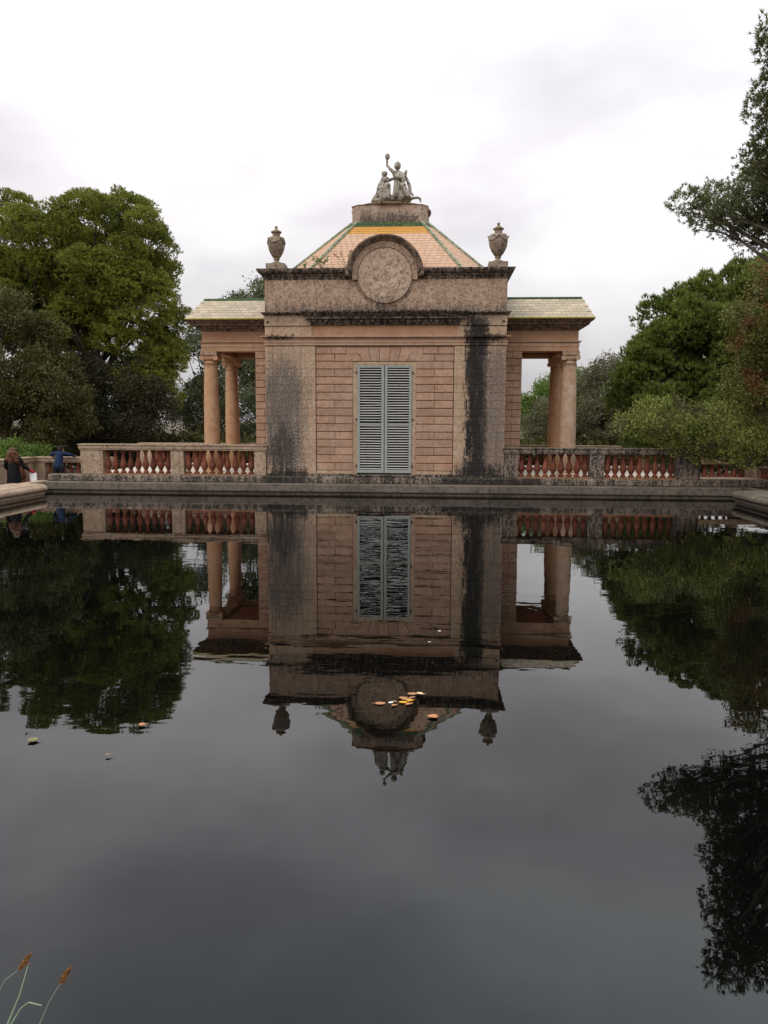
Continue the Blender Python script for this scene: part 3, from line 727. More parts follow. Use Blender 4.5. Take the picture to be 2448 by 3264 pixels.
# lower balustrades of the walk round the pool
balustrade('low balustrade behind the person in blue, left of the terrace end post', (-12.6, 2.6), (-9.9, 2.6), [(0, 0.35), (2.4, 2.7)], 0.08, 0.985, M_rail, [8])
balustrade('low balustrade with a solid panel along the left walk behind the long-haired person', (-12.75, -6.6), (-12.75, 2.4), [(0, 0.5), (2.6, 3.0), (5.2, 7.2), (8.6, 9.0)], 0.08, 0.985, M_rail, [9, 9, 6])
balustrade('low balustrade under the leaning branches, right of the terrace end post', (9.9, 2.2), (12.3, 2.2), [(0, 0.35), (2.0, 2.4)], 0.25, 1.12, M_rail, [7])
balustrade('low balustrade along the right walk beside the pool corner', (12.2, 2.0), (12.2, -6.6), [(0, 0.4), (2.6, 3.0), (5.4, 5.8), (8.2, 8.6)], 0.15, 1.05, M_rail, [9, 9, 9])
tag(MB().box(9.76, 12.5, 0.3, 3.2, -0.2, 0.50).box(-12.5, -9.76, 1.9, 3.2, -0.2, 0.06).build('walk_step', M_coplight), kind='structure')

# ================================================================== URNS
def urn(cx, cy, zb, sc_, wide, knobs, label, knob_rot):
    o = empty('urn', (cx, cy, zb), label, 'urn', 'urns on the pavilion parapet')
    MB().box(cx - 0.29, cx + 0.29, cy - 0.27, cy + 0.29, zb, zb + 0.19).build('pedestal', M_urn, o)
    H = sc_; z = zb + 0.19
    foot = [(0.17, 0), (0.18, 0.02), (0.16, 0.05), (0.10, 0.065), (0.075, 0.10), (0.075, 0.125), (0.10, 0.14), (0.105, 0.155), (0.085, 0.17)]
    MB().lathe([(r, h * H) for r, h in foot], (cx, cy, z), 20).build('foot', M_urn, o, True)
    body = [(0.085, 0.17), (0.14, 0.23), (0.20, 0.33), (0.245, 0.44), (0.262, 0.52), (0.268, 0.545), (0.272, 0.56), (0.262, 0.58), (0.258, 0.66), (0.255, 0.70), (0.235, 0.735), (0.15, 0.76)]
    fl = lambda zz, a: 0.035 * math.cos(a * 14) if 0.2 * H < zz < 0.5 * H else 0.0
    bd = MB().lathe([(r * wide, h * H) for r, h in body], (cx, cy, z), 84, fl).build('body', M_urn, o, True)
    neck = [(0.12, 0.755), (0.118, 0.80), (0.11, 0.83), (0.14, 0.86), (0.168, 0.885), (0.17, 0.90), (0.12, 0.925), (0.075, 0.95), (0.045, 0.985), (0.03, 0.995)]
    MB().lathe([(r, h * H) for r, h in neck], (cx, cy, z), 24).build('lid', M_urn, o, True)
    MB().lathe([(0.02, 0.99 * H), (0.038, 1.0 * H), (0.046, 1.02 * H), (0.044, 1.04 * H), (0.03, 1.057 * H), (0.008, 1.064 * H)], (cx, cy, z), 14).build('finial', M_urn, o, True)
    fest = MB()
    for q in range(4):
        a0 = knob_rot + q * math.pi / 2
        pts = []; rad = []
        for t in range(9):
            a = a0 + t / 8 * math.pi / 2; h = (0.685 - 0.11 * math.sin(math.pi * t / 8)) * H
            pts.append((cx + 0.265 * wide * math.cos(a), cy + 0.265 * wide * math.sin(a), z + h)); rad.append(0.018 + 0.014 * math.sin(math.pi * t / 8))
        fest.tube(pts, rad, 7)
        ks = MB().lathe([(0.005, -0.028), (0.026, -0.015), (0.03, 0.0), (0.026, 0.015), (0.005, 0.028)], (cx + 0.285 * wide * math.cos(a0), cy + 0.285 * wide * math.sin(a0), z + 0.69 * H), 8)
        fest.add(ks.v, ks.f)
    fest.build('festoon', M_urn, bd, True)
urn(-3.41, 0.36, 6.945, 1.10, 1.0, 1, 'mossy stone urn with a swag on the left end of the parapet', 0.7)
urn(3.45, 0.36, 6.945, 1.13, 1.07, 1, 'dark stone urn with side knobs on the right end of the parapet', 0.0)

# ================================================================== STATUE (two draped seated figures, one arm raised)
st = empty('statue', (0.1, OC, 9.53), 'lichened stone statue of two draped seated figures, one raising an arm, on the roof drum', 'statue')
def SP(px, py, y=0.0):
    """sketch units of the group: metres right of and above its base"""
    return Vector(((px - 850) / 437.0 + 0.09, OC - 0.25 + y, 9.80 + (920 - py) / 452.0))
V = SP
caps = [
    # rock base
    (Vector((-.35, OC - .1, 9.62)), .16, Vector((.55, OC - .1, 9.62)), .16), (Vector((-.25, OC - .1, 9.72)), .14, Vector((.5, OC - .1, 9.72)), .14),
    (V(560, 905), .07, V(1080, 905), .07), (V(640, 900, .1), .10, V(1000, 900, .15), .10), (V(530, 905, .1), .05, V(620, 800, .1), .09), (V(700, 880, -.1), .10, V(900, 890, -.12), .08),
    # left figure: hips, back, shoulders, head
    (V(660, 790, .05), .15, V(700, 690, .08), .13), (V(700, 690, .08), .13, V(705, 590, .05), .10), (V(705, 600, .05), .095, V(740, 600, .0), .085), (V(705, 560, .04), .05, V(706, 520, .02), .075), (V(700, 505, .02), .072, V(722, 512, -.03), .065),
    (V(680, 600, .05), .06, V(630, 690, 0), .055), (V(630, 690, 0), .055, V(620, 745, -.02), .05), (V(620, 745, -.05), .055, V(720, 720, -.18), .05),
    # left figure legs and drapery
    (V(670, 800, 0), .13, V(760, 720, -.22), .095), (V(760, 720, -.22), .09, V(770, 880, -.2), .075), (V(690, 810, -.02), .12, V(700, 890, -.15), .10), (V(740, 620, -.02), .05, V(840, 600, -.1), .04), (V(730, 760, -.12), .10, V(720, 880, -.1), .10),
    # right figure: hips, torso, neck, head
    (V(930, 770, .05), .14, V(925, 680, .06), .125), (V(925, 680, .06), .12, V(905, 560, .03), .12), (V(870, 520, .03), .085, V(950, 520, .03), .085), (V(905, 500, .03), .05, V(903, 430, .01), .05), (V(902, 405, .0), .098, V(903, 385, .0), .096),
    # raised arm with torch
    (V(860, 505, .0), .06, V(790, 440, -.02), .045), (V(790, 440, -.02), .042, V(745, 385, -.02), .036), (V(745, 385, -.02), .034, V(748, 300, -.02), .032), (V(748, 300, -.02), .04, V(752, 262, -.02), .072), (V(752, 262, -.02), .072, V(752, 250, -.02), .07),
    # other arm across, and a bundle at the shoulder
    (V(950, 520, .0), .06, V(985, 600, -.1), .05), (V(985, 600, -.12), .048, V(860, 580, -.2), .04), (V(1012, 560, -.05), .055, V(1032, 485, -.05), .042), (V(1000, 620, -.1), .06, V(990, 640, -.12), .05),
    # cloak hanging to the right
    (V(1035, 570, .05), .04, V(1085, 700, .05), .05), (V(1085, 700, .05), .05, V(1095, 790, .05), .045), (V(1095, 790, .05), .04, V(1135, 830, .0), .03),
    # right figure legs and drapery
    (V(930, 770, .0), .125, V(900, 700, -.25), .10), (V(900, 700, -.25), .095, V(880, 860, -.22), .085), (V(960, 770, .0), .125, V(990, 720, -.2), .10), (V(990, 720, -.2), .09, V(1060, 860, -.2), .075), (V(940, 800, -.1), .13, V(960, 880, -.12), .12), (V(1040, 850, -.1), .07, V(1110, 895, -.12), .05),
    (V(1090, 885, .0), .045, V(1200, 870, .0), .035), (V(1200, 870, .0), .035, V(1245, 890, .0), .03), (V(1245, 890, .0), .03, V(1250, 930, .0), .028)]
caps = [(a, r0 * 1.24, c_, r1 * 1.24) for a, r0, c_, r1 in caps]
body = capsules('figures', caps, 0.016, M_statue, st, 2)
for vtx in body.data.vertices:                     # drapery folds
    c = vtx.co; p = Vector((c.x * 16 + mnoise.noise(c * 6) * 1.5, c.y * 10, c.z * 4.5))
    k = 1.0 if c.z < 10.6 else 0.35
    vtx.co = c + Vector((0.3, -1.0, 0)).normalized() * (0.022 * k * mnoise.noise(p))

# weeds on the parapet
def weed(x, y, z, h, n, mat, label, seed):
    r = random.Random(seed); o = empty('weed', (x, y, z), label, 'weed', 'weeds on the pavilion roof')
    stem = MB(); lv = MB()
    for k in range(n):
        a = r.uniform(0, 6.28); tip = Vector((x + math.cos(a) * h * 0.7 * r.uniform(.3, 1), y + math.sin(a) * .15, z + h * r.uniform(.5, 1)))
        b0 = Vector((x, y, z)); mid = b0.lerp(tip, .5) + Vector((0, 0, .06))
        stem.tube([b0, mid, tip], [.006, .005, .003], 4)
        for q in range(9):
            c = mid.lerp(tip, q / 8); d = Vector((r.gauss(0, 1), r.gauss(0, 1), r.gauss(0.3, 1))).normalized() * r.uniform(.05, .09)
            sd = d.cross(Vector((r.gauss(0, 1), r.gauss(0, 1), r.gauss(0, 1)))).normalized() * .022
            lv.add([c, c + d * .5 + sd, c + d, c + d * .5 - sd], [(0, 1, 2, 3)])
    stem.build('stem', M_bark, o); lv.build('leaves', mat, o)
weed(-1.95, 0.1, 6.94, 0.5, 9, L_fresh, 'green weed growing on the parapet left of the arched hood', 1)
weed(-1.2, 0.12, 6.94, 0.62, 5, leafmat('dry_weed', (0.14, 0.09, 0.02), (0.2, 0.12, 0.03)), 'dry ochre weed growing right against the arched hood', 2)
weed(-2.55, 0.3, 6.94, 0.28, 4, L_fresh, 'tiny weed on the parapet near the left urn', 4)

# ================================================================== TREES
def mesh_np(name, verts, nper, smooth=False):
    """verts (F, nper, 3): separate triangles or quads"""
    F = verts.shape[0]; me = bpy.data.meshes.new(name)
    me.vertices.add(F * nper); me.vertices.foreach_set('co', verts.reshape(-1).astype(np.float32))
    me.loops.add(F * nper); me.loops.foreach_set('vertex_index', np.arange(F * nper, dtype=np.int32))
    me.polygons.add(F); me.polygons.foreach_set('loop_start', np.arange(F, dtype=np.int32) * nper)
    me.update(calc_edges=True); me.validate()
    return me
def unit(a): return a / np.maximum(np.linalg.norm(a, axis=-1, keepdims=True), 1e-9)
def needles(r, pts, dirs, k, ln, wd, spread):
    N = len(pts); d = unit(dirs[:, None, :] + spread * r.normal(size=(N, k, 3)))
    side = unit(np.cross(d, r.normal(size=(N, k, 3)))) * (wd / 2)
    base = np.broadcast_to(pts[:, None, :], (N, k, 3)); L = ln * r.uniform(.7, 1.25, (N, k, 1))
    tip = base + d * L
    return np.stack([base - side, base + side, tip], axis=2).reshape(-1, 3, 3)
def leaves(r, pts, dirs, k, ln, wd, spread, scat=.8):
    N = len(pts); d = unit(dirs[:, None, :] + spread * r.normal(size=(N, k, 3)))
    side = unit(np.cross(d, r.normal(size=(N, k, 3)))) * (wd / 2)
    base = pts[:, None, :] + r.normal(size=(N, k, 3)) * ln * scat; L = ln * r.uniform(.7, 1.3, (N, k, 1))
    return np.stack([base, base + d * L * .5 + side, base + d * L, base + d * L * .5 - side], axis=2).reshape(-1, 4, 3)
def tree(name, label, cat, base, seed, ells, kind, mat, tr=0.2, dens=60, k=7, ln=.2, wd=.03, spread=.45, upb=.55, group='trees around the pool', bark=M_bark, limbs=26, fork=.45, blobs_extra=(), zb=.35, sep=.62):
    r = np.random.default_rng(seed); o = empty(name, base, label, cat, group)
    bl = [tuple(q) for q in blobs_extra]
    for cx, cy, cz, rx, ry, rz, n, b0, b1 in ells:
        got = 0; tries = 0; own = []
        while got < n and tries < n * 30:
            tries += 1
            d = unit(r.normal(size=3)); rad = r.uniform(.35, 1) ** .45
            p = np.array([cx, cy, cz]) + d * rad * np.array([rx, ry, rz]); rb = r.uniform(b0, b1)
            if own and min(np.linalg.norm(p - np.array(q[:3])) for q in own) < rb * sep: continue
            own.append((p[0], p[1], p[2], rb)); got += 1
        bl += own
    B = np.array(bl)
    P_, D_ = [], []
    for x, y, z, rb in B:
        n = int(dens * rb * rb)
        d = unit(r.normal(size=(n, 3)) + np.array([0, 0, zb]))
        lump = 1 + .22 * np.sin(d[:, 0] * 5 + x * 3) * np.sin(d[:, 1] * 5 + y * 2) + .18 * np.sin(d[:, 2] * 6 + z * 3 + d[:, 0] * 3)
        rr = rb * lump * r.uniform(.55, 1.05, n) ** .6
        P_.append(np.array([x, y, z]) + d * rr[:, None] * np.array([1, 1, .82])); D_.append(d + np.array([0, 0, upb]))
    Pn, Dn = np.concatenate(P_), unit(np.concatenate(D_))
    q = (needles if kind == 'needle' else leaves)(r, Pn, Dn, k, ln, wd, spread)
    link('crown', mesh_np('crown', q, q.shape[1]), mat, o)
    cen = B[:, :3].mean(0); top = np.array([base[0] * .5 + cen[0] * .5, base[1] * .5 + cen[1] * .5, max(cen[2], base[2] + .5)])
    bs_ = np.array(base); f = bs_ + (top - bs_) * fork
    tk = MB(); tk.tube([bs_ - (0, 0, .3), bs_ + (top - bs_) * .25 + r.normal(size=3) * tr * .4 * np.array([1, 1, 0]), f, top], [tr * 1.25, tr, tr * .8, tr * .45], 10)
    idx = r.permutation(len(B))[:limbs]
    for i in idx:
        e = B[i, :3]; t = r.uniform(.0, 1); s0 = f + (top - f) * t; m = s0 + (e - s0) * .5 + np.array([0, 0, -.12]) * np.linalg.norm(e - s0) * .5 + r.normal(size=3) * .12
        tk.tube([s0, m, e], [tr * .33, tr * .2, tr * .05], 5)
        for _ in range(3):
            e2 = e + unit(r.normal(size=3)) * B[i, 3] * .85
            tk.tube([m + (e - m) * .6, (m + e) / 2 + (e2 - m) * .3, e2], [tr * .1, tr * .07, tr * .02], 4)
    link('trunk', tk.mesh('trunk'), bark, o, None, True)
    return o

GZ = -0.12
# left side ---------------------------------------------------------
tree('pine_tree', 'large round-crowned green pine filling the left side', 'tree', (-14.2, 12.4, GZ), 11,
     [(-13.4, 12, 9.9, 2.9, 3.0, 2.6, 30, .75, 1.2), (-12.2, 12, 6.6, 1.9, 2.4, 2.4, 18, .7, 1.1), (-16.8, 12, 10.0, 2.6, 2.4, 2.3, 26, .6, .95), (-16.6, 12, 6.9, 2.8, 3, 1.7, 24, .75, 1.1), (-12.2, 12, 3.7, 1.5, 2.2, 1.1, 9, .6, .9), (-11.2, 11.4, 5.0, .9, 1.2, 1.7, 9, .5, .8), (-19.3, 12, 8.8, 1.9, 3, 3, 24, .7, 1.1)],
     'needle', L_pine, tr=.34, dens=1150, k=7, ln=.125, wd=.04, spread=.8, limbs=70, zb=.7, sep=.8)
tree('oak_tree', 'dark holm oak behind the long-haired person at the left edge', 'tree', (-16.2, 6.5, GZ), 12,
     [(-16.0, 6.5, 4.8, 2.3, 2.0, 2.2, 30, .6, .9), (-14.3, 6.8, 3.6, 1.2, 1.6, 1.6, 18, .5, .8), (-13.8, 7.2, 1.9, 1.0, 1.2, .8, 10, .4, .6), (-16.3, 6.8, 2.4, 1.6, 1.2, 1.0, 12, .5, .7)], 'leaf', L_oak, tr=.24, dens=430, k=6, ln=.11, wd=.065, spread=.9, limbs=36)
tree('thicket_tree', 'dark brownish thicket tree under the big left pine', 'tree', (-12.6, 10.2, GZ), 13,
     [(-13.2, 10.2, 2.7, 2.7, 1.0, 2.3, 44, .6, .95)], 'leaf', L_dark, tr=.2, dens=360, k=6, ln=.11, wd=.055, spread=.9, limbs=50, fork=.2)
tree('olive_tree', 'pale olive tree with sky gaps between the big pine and left porch', 'tree', (-10.3, 17, GZ), 14,
     [(-11.0, 17, 5.4, .9, 1.2, 1.8, 15, .4, .7), (-10.8, 17, 2.6, 1.8, 1.4, 1.7, 26, .5, .8), (-8.2, 18, 2.4, 1.7, 1.2, 1.4, 13, .5, .8)], 'leaf', L_olive, tr=.16, dens=240, k=6, ln=.14, wd=.07, spread=.9, limbs=30, fork=.3)
tree('tall_tree', 'tall tree whose top shows above the left porch roof', 'tree', (-8.8, 23, GZ), 15,
     [(-9.0, 23, 8.7, 2.0, 1.6, 1.6, 18, .7, 1.0), (-8.4, 23, 5.2, 2.4, 1.6, 2.2, 18, .7, 1.0)], 'leaf', L_olive, tr=.25, dens=210, k=6, ln=.18, wd=.09, spread=.9, limbs=36, fork=.3)
tree('shrub', 'bright leafy shrub over the low wall behind the two people', 'shrub', (-13.6, 3.6, GZ), 16,
     [(-14.2, 3.7, .9, 1.4, .5, .45, 18, .25, .4), (-12.9, 3.6, .75, .5, .4, .3, 5, .2, .3)], 'leaf', L_fresh, tr=.05, dens=700, k=5, ln=.09, wd=.05, spread=.9, limbs=20, fork=.2, group='shrubs')
# right side --------------------------------------------------------
tree('round_tree', 'rounded fresh green tree framed by the right porch opening', 'tree', (8.2, 18.5, GZ), 21,
     [(8.4, 18.5, 3.0, 2.8, 1.6, 1.9, 34, .6, .9)], 'leaf', L_fresh, tr=.16, dens=330, k=6, ln=.13, wd=.07, spread=.9, limbs=24, fork=.3)
tree('grey_tree', 'dusty grey-green tree just right of the right porch columns', 'tree', (10.3, 14.5, GZ), 22,
     [(10.2, 14.5, 4.0, 1.5, 1.3, 1.5, 20, .5, .75), (9.6, 14.0, 2.2, 1.9, 1.1, 1.4, 20, .5, .75), (7.0, 14.6, 1.9, 1.0, .6, 1.2, 9, .4, .65)], 'leaf', L_grey, tr=.15, dens=380, k=6, ln=.11, wd=.05, spread=.9, limbs=36, fork=.3)
tree('stone_pine', 'deep green pine with upright tufts rising behind the right balustrade', 'tree', (13.2, 6.0, GZ), 23,
     [(12.4, 5.5, 4.6, 3.1, 2.4, 3.0, 46, .55, .9), (9.9, 5.0, 3.0, 1.8, 1.3, 2.0, 34, .5, .75), (11.2, 4.6, 5.8, 1.6, 1.2, 1.2, 14, .5, .7), (15, 5.5, 5.8, 2.5, 2.2, 2.3, 16, .7, 1.0), (13.4, 4.6, 7.1, 1.6, 1.2, 1.0, 14, .5, .7), (9.6, 4.8, 4.9, .9, .8, .9, 9, .4, .65), (12.0, 4.6, 7.0, 1.0, .8, .7, 7, .45, .6)], 'needle', L_stone, tr=.28, dens=900, k=7, ln=.16, wd=.045, spread=.45, upb=1.2, limbs=60, fork=.3, zb=.6, sep=.75)
tree('autumn_tree', 'green tree turning rusty brown at the right edge', 'tree', (13.6, -0.6, GZ), 24,
     [(11.5, -0.6, 5.4, 1.2, 1.0, 1.7, 28, .35, .55), (11.4, -0.8, 3.5, 1.3, .8, .8, 14, .3, .5)], 'leaf', L_autumn, tr=.14, dens=520, k=5, ln=.085, wd=.05, spread=.9, limbs=28, fork=.5)
tree('leaning_tree', 'light green tree leaning low over the right balustrade', 'tree', (13.2, -0.2, GZ), 25,
     [(8.4, -0.5, 2.3, 1.3, .5, .5, 20, .25, .42), (10.4, -0.5, 2.1, 1.3, .6, .75, 26, .3, .5), (11.7, -0.5, 1.8, .8, .7, .7, 14, .3, .5), (9.3, -.5, 1.6, .8, .4, .4, 12, .22, .36), (10.6, -.4, 1.15, .8, .4, .25, 8, .2, .3)], 'leaf', L_low, tr=.12, dens=620, k=6, ln=.075, wd=.032, spread=.9, limbs=50, fork=.5)
near = [(7.75, -4.0, 7.7, .45), (8.1, -4.2, 7.35, .5), (8.5, -4.0, 7.75, .5), (8.6, -4.3, 7.1, .5), (9.1, -4.3, 7.5, .6), (9.2, -4.0, 6.85, .45), (9.7, -4.5, 7.6, .7), (9.8, -4.2, 6.9, .55), (10.4, -4.5, 7.3, .7), (10.5, -4.6, 8.1, .7), (11.2, -4.8, 7.6, .8),
        (8.3, -4.9, 7.2, .4), (8.9, -4.9, 7.7, .5), (9.4, -4.8, 7.1, .5), (9.2, -5.0, 8.1, .5), (9.8, -5.2, 8.3, .55), (10.3, -4.6, 6.4, .6), (10.9, -4.8, 5.9, .7), (11.4, -5, 6.6, .8), (10.1, -5.4, 6.9, .5), (10.6, -5.6, 5.4, .6), (11.3, -5.6, 4.9, .7)]
for zz in np.arange(7.6, 9.9, .27):
    yy = -6.4 - (zz - 7.6) * .75
    x0 = 8.15 - (zz - 7.6) * .20 + .16 * math.sin(zz * 7)
    near += [(x0 + .3, yy, zz, .32), (x0 + .8, yy + .2, zz + .1, .42), (x0 + 1.4, yy + .4, zz + .05, .5), (x0 + 2.1, yy + .4, zz, .5)]
tree('near_pine', 'tall pine at the right edge, its branches overhanging the pool', 'tree', (13.0, -6.5, GZ), 26, [], 'needle', L_near, tr=.3, dens=1300, k=9, ln=.10, wd=.019, spread=.7, upb=.45, limbs=60, fork=.55, blobs_extra=near)
# hedge and undergrowth closing the view far behind: one green mass
hr_ = np.random.default_rng(77); N_ = 26000
hx = hr_.uniform(-48, 48, N_); hh = 1.35 + .55 * np.sin(hx * .7) * np.sin(hx * .23 + 1) + .25 * np.sin(hx * 2.1)
hp = np.stack([hx, 29 + hr_.normal(size=N_) * .8 + .03 * hx ** 2 * -.2, -.1 + hr_.uniform(0, 1, N_) ** .7 * hh], 1)
N2 = 16000; hx2 = hr_.uniform(-26, 26, N2); hh2 = 1.42 + .25 * np.sin(hx2 * 1.3) * np.sin(hx2 * .41 + 2) + .12 * np.sin(hx2 * 3.7)
hp = np.concatenate([hp, np.stack([hx2, 13.4 + hr_.normal(size=N2) * .35, -.1 + hr_.uniform(0, 1, N2) ** .7 * hh2], 1)]); N_ += N2
tag(link('far_hedge', mesh_np('far_hedge', leaves(hr_, hp, np.tile([[0, -.6, .8]], (N_, 1)), 3, .24, .13, .9), 4), L_oak), 'dark hedge and undergrowth closing the view behind the pavilion', 'hedge', kind='stuff')

# ================================================================== PEOPLE
def cloth(name, c, rough=0.85):
    return paint(name, c, rough, tuple(v * .75 for v in c), spec=.2)
M_skin = cloth('skin', (0.42, 0.24, 0.17), 0.6); M_hair = cloth('auburn_hair', (0.085, 0.033, 0.014), 0.5); M_coat = cloth('black_coat', (0.005, 0.0045, 0.0055))
M_blue = cloth('blue_denim_shirt', (0.010, 0.02, 0.055)); M_trou = cloth('dark_trousers', (0.016, 0.014, 0.02)); M_dhair = cloth('dark_hair', (0.014, 0.011, 0.01))
M_red = cloth('red_mitten', (0.33, 0.02, 0.022)); M_white = cloth('white_bag', (0.82, 0.82, 0.80)); M_shoe = cloth('dark_shoe', (0.02, 0.018, 0.016))
def hand(caps, w, d, side, curl):
    """palm and five fingers added to a capsule list; w wrist, d direction, side thumb direction, curl finger bend"""
    w, d, side, curl = Vector(w), Vector(d).normalized(), Vector(side).normalized(), Vector(curl).normalized()
    caps.append((w, .026, w + d * .06, .03))
    for i, L in enumerate((.062, .072, .068, .05)):
        b0 = w + d * .08 + side * (.027 - .018 * i); m = b0 + d * L * .5 + curl * .008; e = m + d * L * .3 + curl * L * .45
        caps += [(b0, .010, m, .0095), (m, .0095, e, .0085)]
    t0 = w + d * .03 + side * .028; t1 = t0 + side * .025 + d * .03; caps += [(t0, .012, t1, .011), (t1, .011, t1 + d * .03 + curl * .012, .009)]
# long-haired person in black, seen from behind
wx, wy = -11.72, -0.55
wp = empty('person', (wx, wy, GZ), 'person with long auburn hair and black coat behind the left pool rim', 'person')
c = []
wv = lambda x, y, z: Vector((wx + x * 1.1, wy - y, GZ + z * .955))
c += [(wv(0, 0, 1.50), .09, wv(0, -.01, 1.44), .08), (wv(0, 0, 1.36), .055, wv(0, 0, 1.28), .06)]
for s in (-1, 1): c += [(wv(s * .09, 0, .80), .085, wv(s * .09, .01, .45), .06), (wv(s * .09, .01, .45), .06, wv(s * .09, 0, .08), .042), (wv(s * .09, .02, .04), .04, wv(s * .09, -.12, .03), .035)]
c += [(wv(0, 0, 1.25), .11, wv(0, 0, .85), .13), (wv(-.15, 0, 1.24), .055, wv(.15, 0, 1.24), .055), (wv(.2, 0, 1.22), .048, wv(.26, -.05, .98), .04), (wv(.26, -.05, .98), .04, wv(.33, -.24, .86), .032), (wv(-.2, 0, 1.22), .048, wv(-.25, -.03, .97), .04), (wv(-.25, -.03, .97), .04, wv(-.22, -.2, .82), .032)]
c += [(wv(-.03, -.085, 1.47), .012, wv(-.03, -.09, 1.47), .012), (wv(0, -.09, 1.45), .014, wv(0, -.105, 1.43), .014)]
hand(c, wv(.34, -.26, .85), (.35, .6, -.5), (-.7, .5, 0), (-.3, .2, -.9)); hand(c, wv(-.22, -.21, .81), (.1, .7, -.6), (.9, 0, 0), (0, -.2, -1))
capsules('body', c, .012, M_skin, wp, 2)
c = [(wv(0, 0, 1.27), .10, wv(0, 0, 1.0), .165), (wv(0, 0, 1.0), .165, wv(0, 0, .62), .215), (wv(0, 0, .62), .215, wv(0, 0, .42), .23), (wv(-.16, 0, 1.25), .075, wv(.16, 0, 1.25), .075), (wv(.2, 0, 1.22), .07, wv(.27, -.05, .98), .062), (wv(.27, -.05, .98), .062, wv(.33, -.23, .87), .05), (wv(-.2, 0, 1.22), .07, wv(-.26, -.03, .97), .062), (wv(-.26, -.03, .97), .062, wv(-.22, -.18, .83), .05)]
capsules('coat', c, .02, M_coat, wp, 3)
c = [(wv(0, .03, 1.515), .105, wv(0, .05, 1.42), .12), (wv(-.03, .05, 1.42), .12, wv(-.09, .06, 1.22), .11), (wv(.03, .05, 1.42), .12, wv(.12, .03, 1.17), .09), (wv(.1, -.03, 1.4), .055, wv(.17, -.05, 1.12), .05), (wv(-.1, -.03, 1.4), .055, wv(-.14, -.07, 1.15), .05), (wv(-.05, .08, 1.22), .09, wv(0, .09, 1.1), .06), (wv(.06, -.02, 1.53), .05, wv(-.07, -.02, 1.53), .05)]
hr = capsules('hair', c, .015, M_hair, wp, 1)
for v in hr.data.vertices: v.co += Vector((mnoise.noise(v.co * 14), mnoise.noise(v.co * 14 + Vector((9, 0, 0))), 0)) * .018
capsules('mitten', [(wv(.33, -.24, .86), .045, wv(.39, -.33, .80), .05), (wv(.39, -.33, .80), .05, wv(.42, -.37, .76), .035)], .012, M_red, wp, 2)
bgx, bgy, bgz = wx + .44, wy + .36, GZ + .42
bag = empty('bag', (bgx, bgy, bgz), 'small white carrier bag hanging from the red mitten', 'bag')
bm_ = MB().add([(bgx - .07, bgy - .05, bgz), (bgx + .09, bgy - .05, bgz), (bgx + .09, bgy + .05, bgz), (bgx - .07, bgy + .05, bgz), (bgx - .115, bgy - .03, bgz + .27), (bgx + .10, bgy - .03, bgz + .29), (bgx + .10, bgy + .03, bgz + .29), (bgx - .115, bgy + .03, bgz + .27)],
          [(0, 3, 2, 1), (4, 5, 6, 7), (0, 1, 5, 4), (1, 2, 6, 5), (2, 3, 7, 6), (3, 0, 4, 7)]); bm_.build('sack', M_white, bag)
MB().tube([(bgx - .08, bgy, bgz + .27), (bgx - .02, bgy, bgz + .33), (bgx + .06, bgy, bgz + .28)], .008, 6).build('handle', M_white, bag)
# person in a blue shirt leaning on the low balustrade
mx, my = -11.5, 2.05
mp = empty('person', (mx, my, GZ), 'person in a dark blue shirt leaning on the low balustrade with arms spread', 'person')
mv = lambda x, y, z: Vector((mx + x, my + y, GZ + z))
c = [(mv(0, .12, 1.40), .085, mv(0, .15, 1.34), .075), (mv(0, .08, 1.30), .05, mv(0, .02, 1.24), .055), (mv(0, 0, 1.18), .11, mv(0, -.1, .85), .12), (mv(-.03, .235, 1.37), .012, mv(-.03, .24, 1.36), .012), (mv(.09, .13, 1.37), .018, mv(.095, .13, 1.35), .016), (mv(-.09, .13, 1.37), .018, mv(-.095, .13, 1.35), .016)]
for s in (-1, 1):
    c += [(mv(s * .1, -.1, .82), .09, mv(s * .11, -.04, .45), .065), (mv(s * .11, -.04, .45), .06, mv(s * .11, -.06, .08), .042), (mv(s * .11, -.08, .04), .04, mv(s * .12, .08, .03), .035)]
    c += [(mv(s * .17, .02, 1.25), .05, mv(s * .34, .12, 1.20), .042), (mv(s * .34, .12, 1.20), .04, mv(s * .40, .34, 1.13), .03)]
    hand(c, mv(s * .40, .35, 1.13), (s * .15, .9, -.1), (-s, 0, 0), (0, .2, -1))
capsules('body', c, .012, M_skin, mp, 2)
c = [(mv(0, .02, 1.22), .12, mv(0, -.05, 1.0), .145), (mv(0, -.05, 1.0), .145, mv(0, -.1, .80), .155), (mv(-.16, .02, 1.25), .072, mv(.16, .02, 1.25), .072)]
for s in (-1, 1): c += [(mv(s * .17, .02, 1.25), .066, mv(s * .34, .12, 1.20), .058), (mv(s * .34, .12, 1.20), .056, mv(s * .39, .30, 1.14), .044)]
capsules('shirt', c, .018, M_blue, mp, 2)
c = [(mv(-.06, -.1, .82), .125, mv(.06, -.1, .82), .125)]
for s in (-1, 1): c += [(mv(s * .1, -.1, .80), .11, mv(s * .11, -.04, .45), .08), (mv(s * .11, -.04, .45), .08, mv(s * .11, -.06, .10), .065)]
capsules('trousers', c, .018, M_trou, mp, 2)
capsules('hair', [(mv(0, .10, 1.43), .092, mv(0, .07, 1.36), .085)], .015, M_dhair, mp, 1)

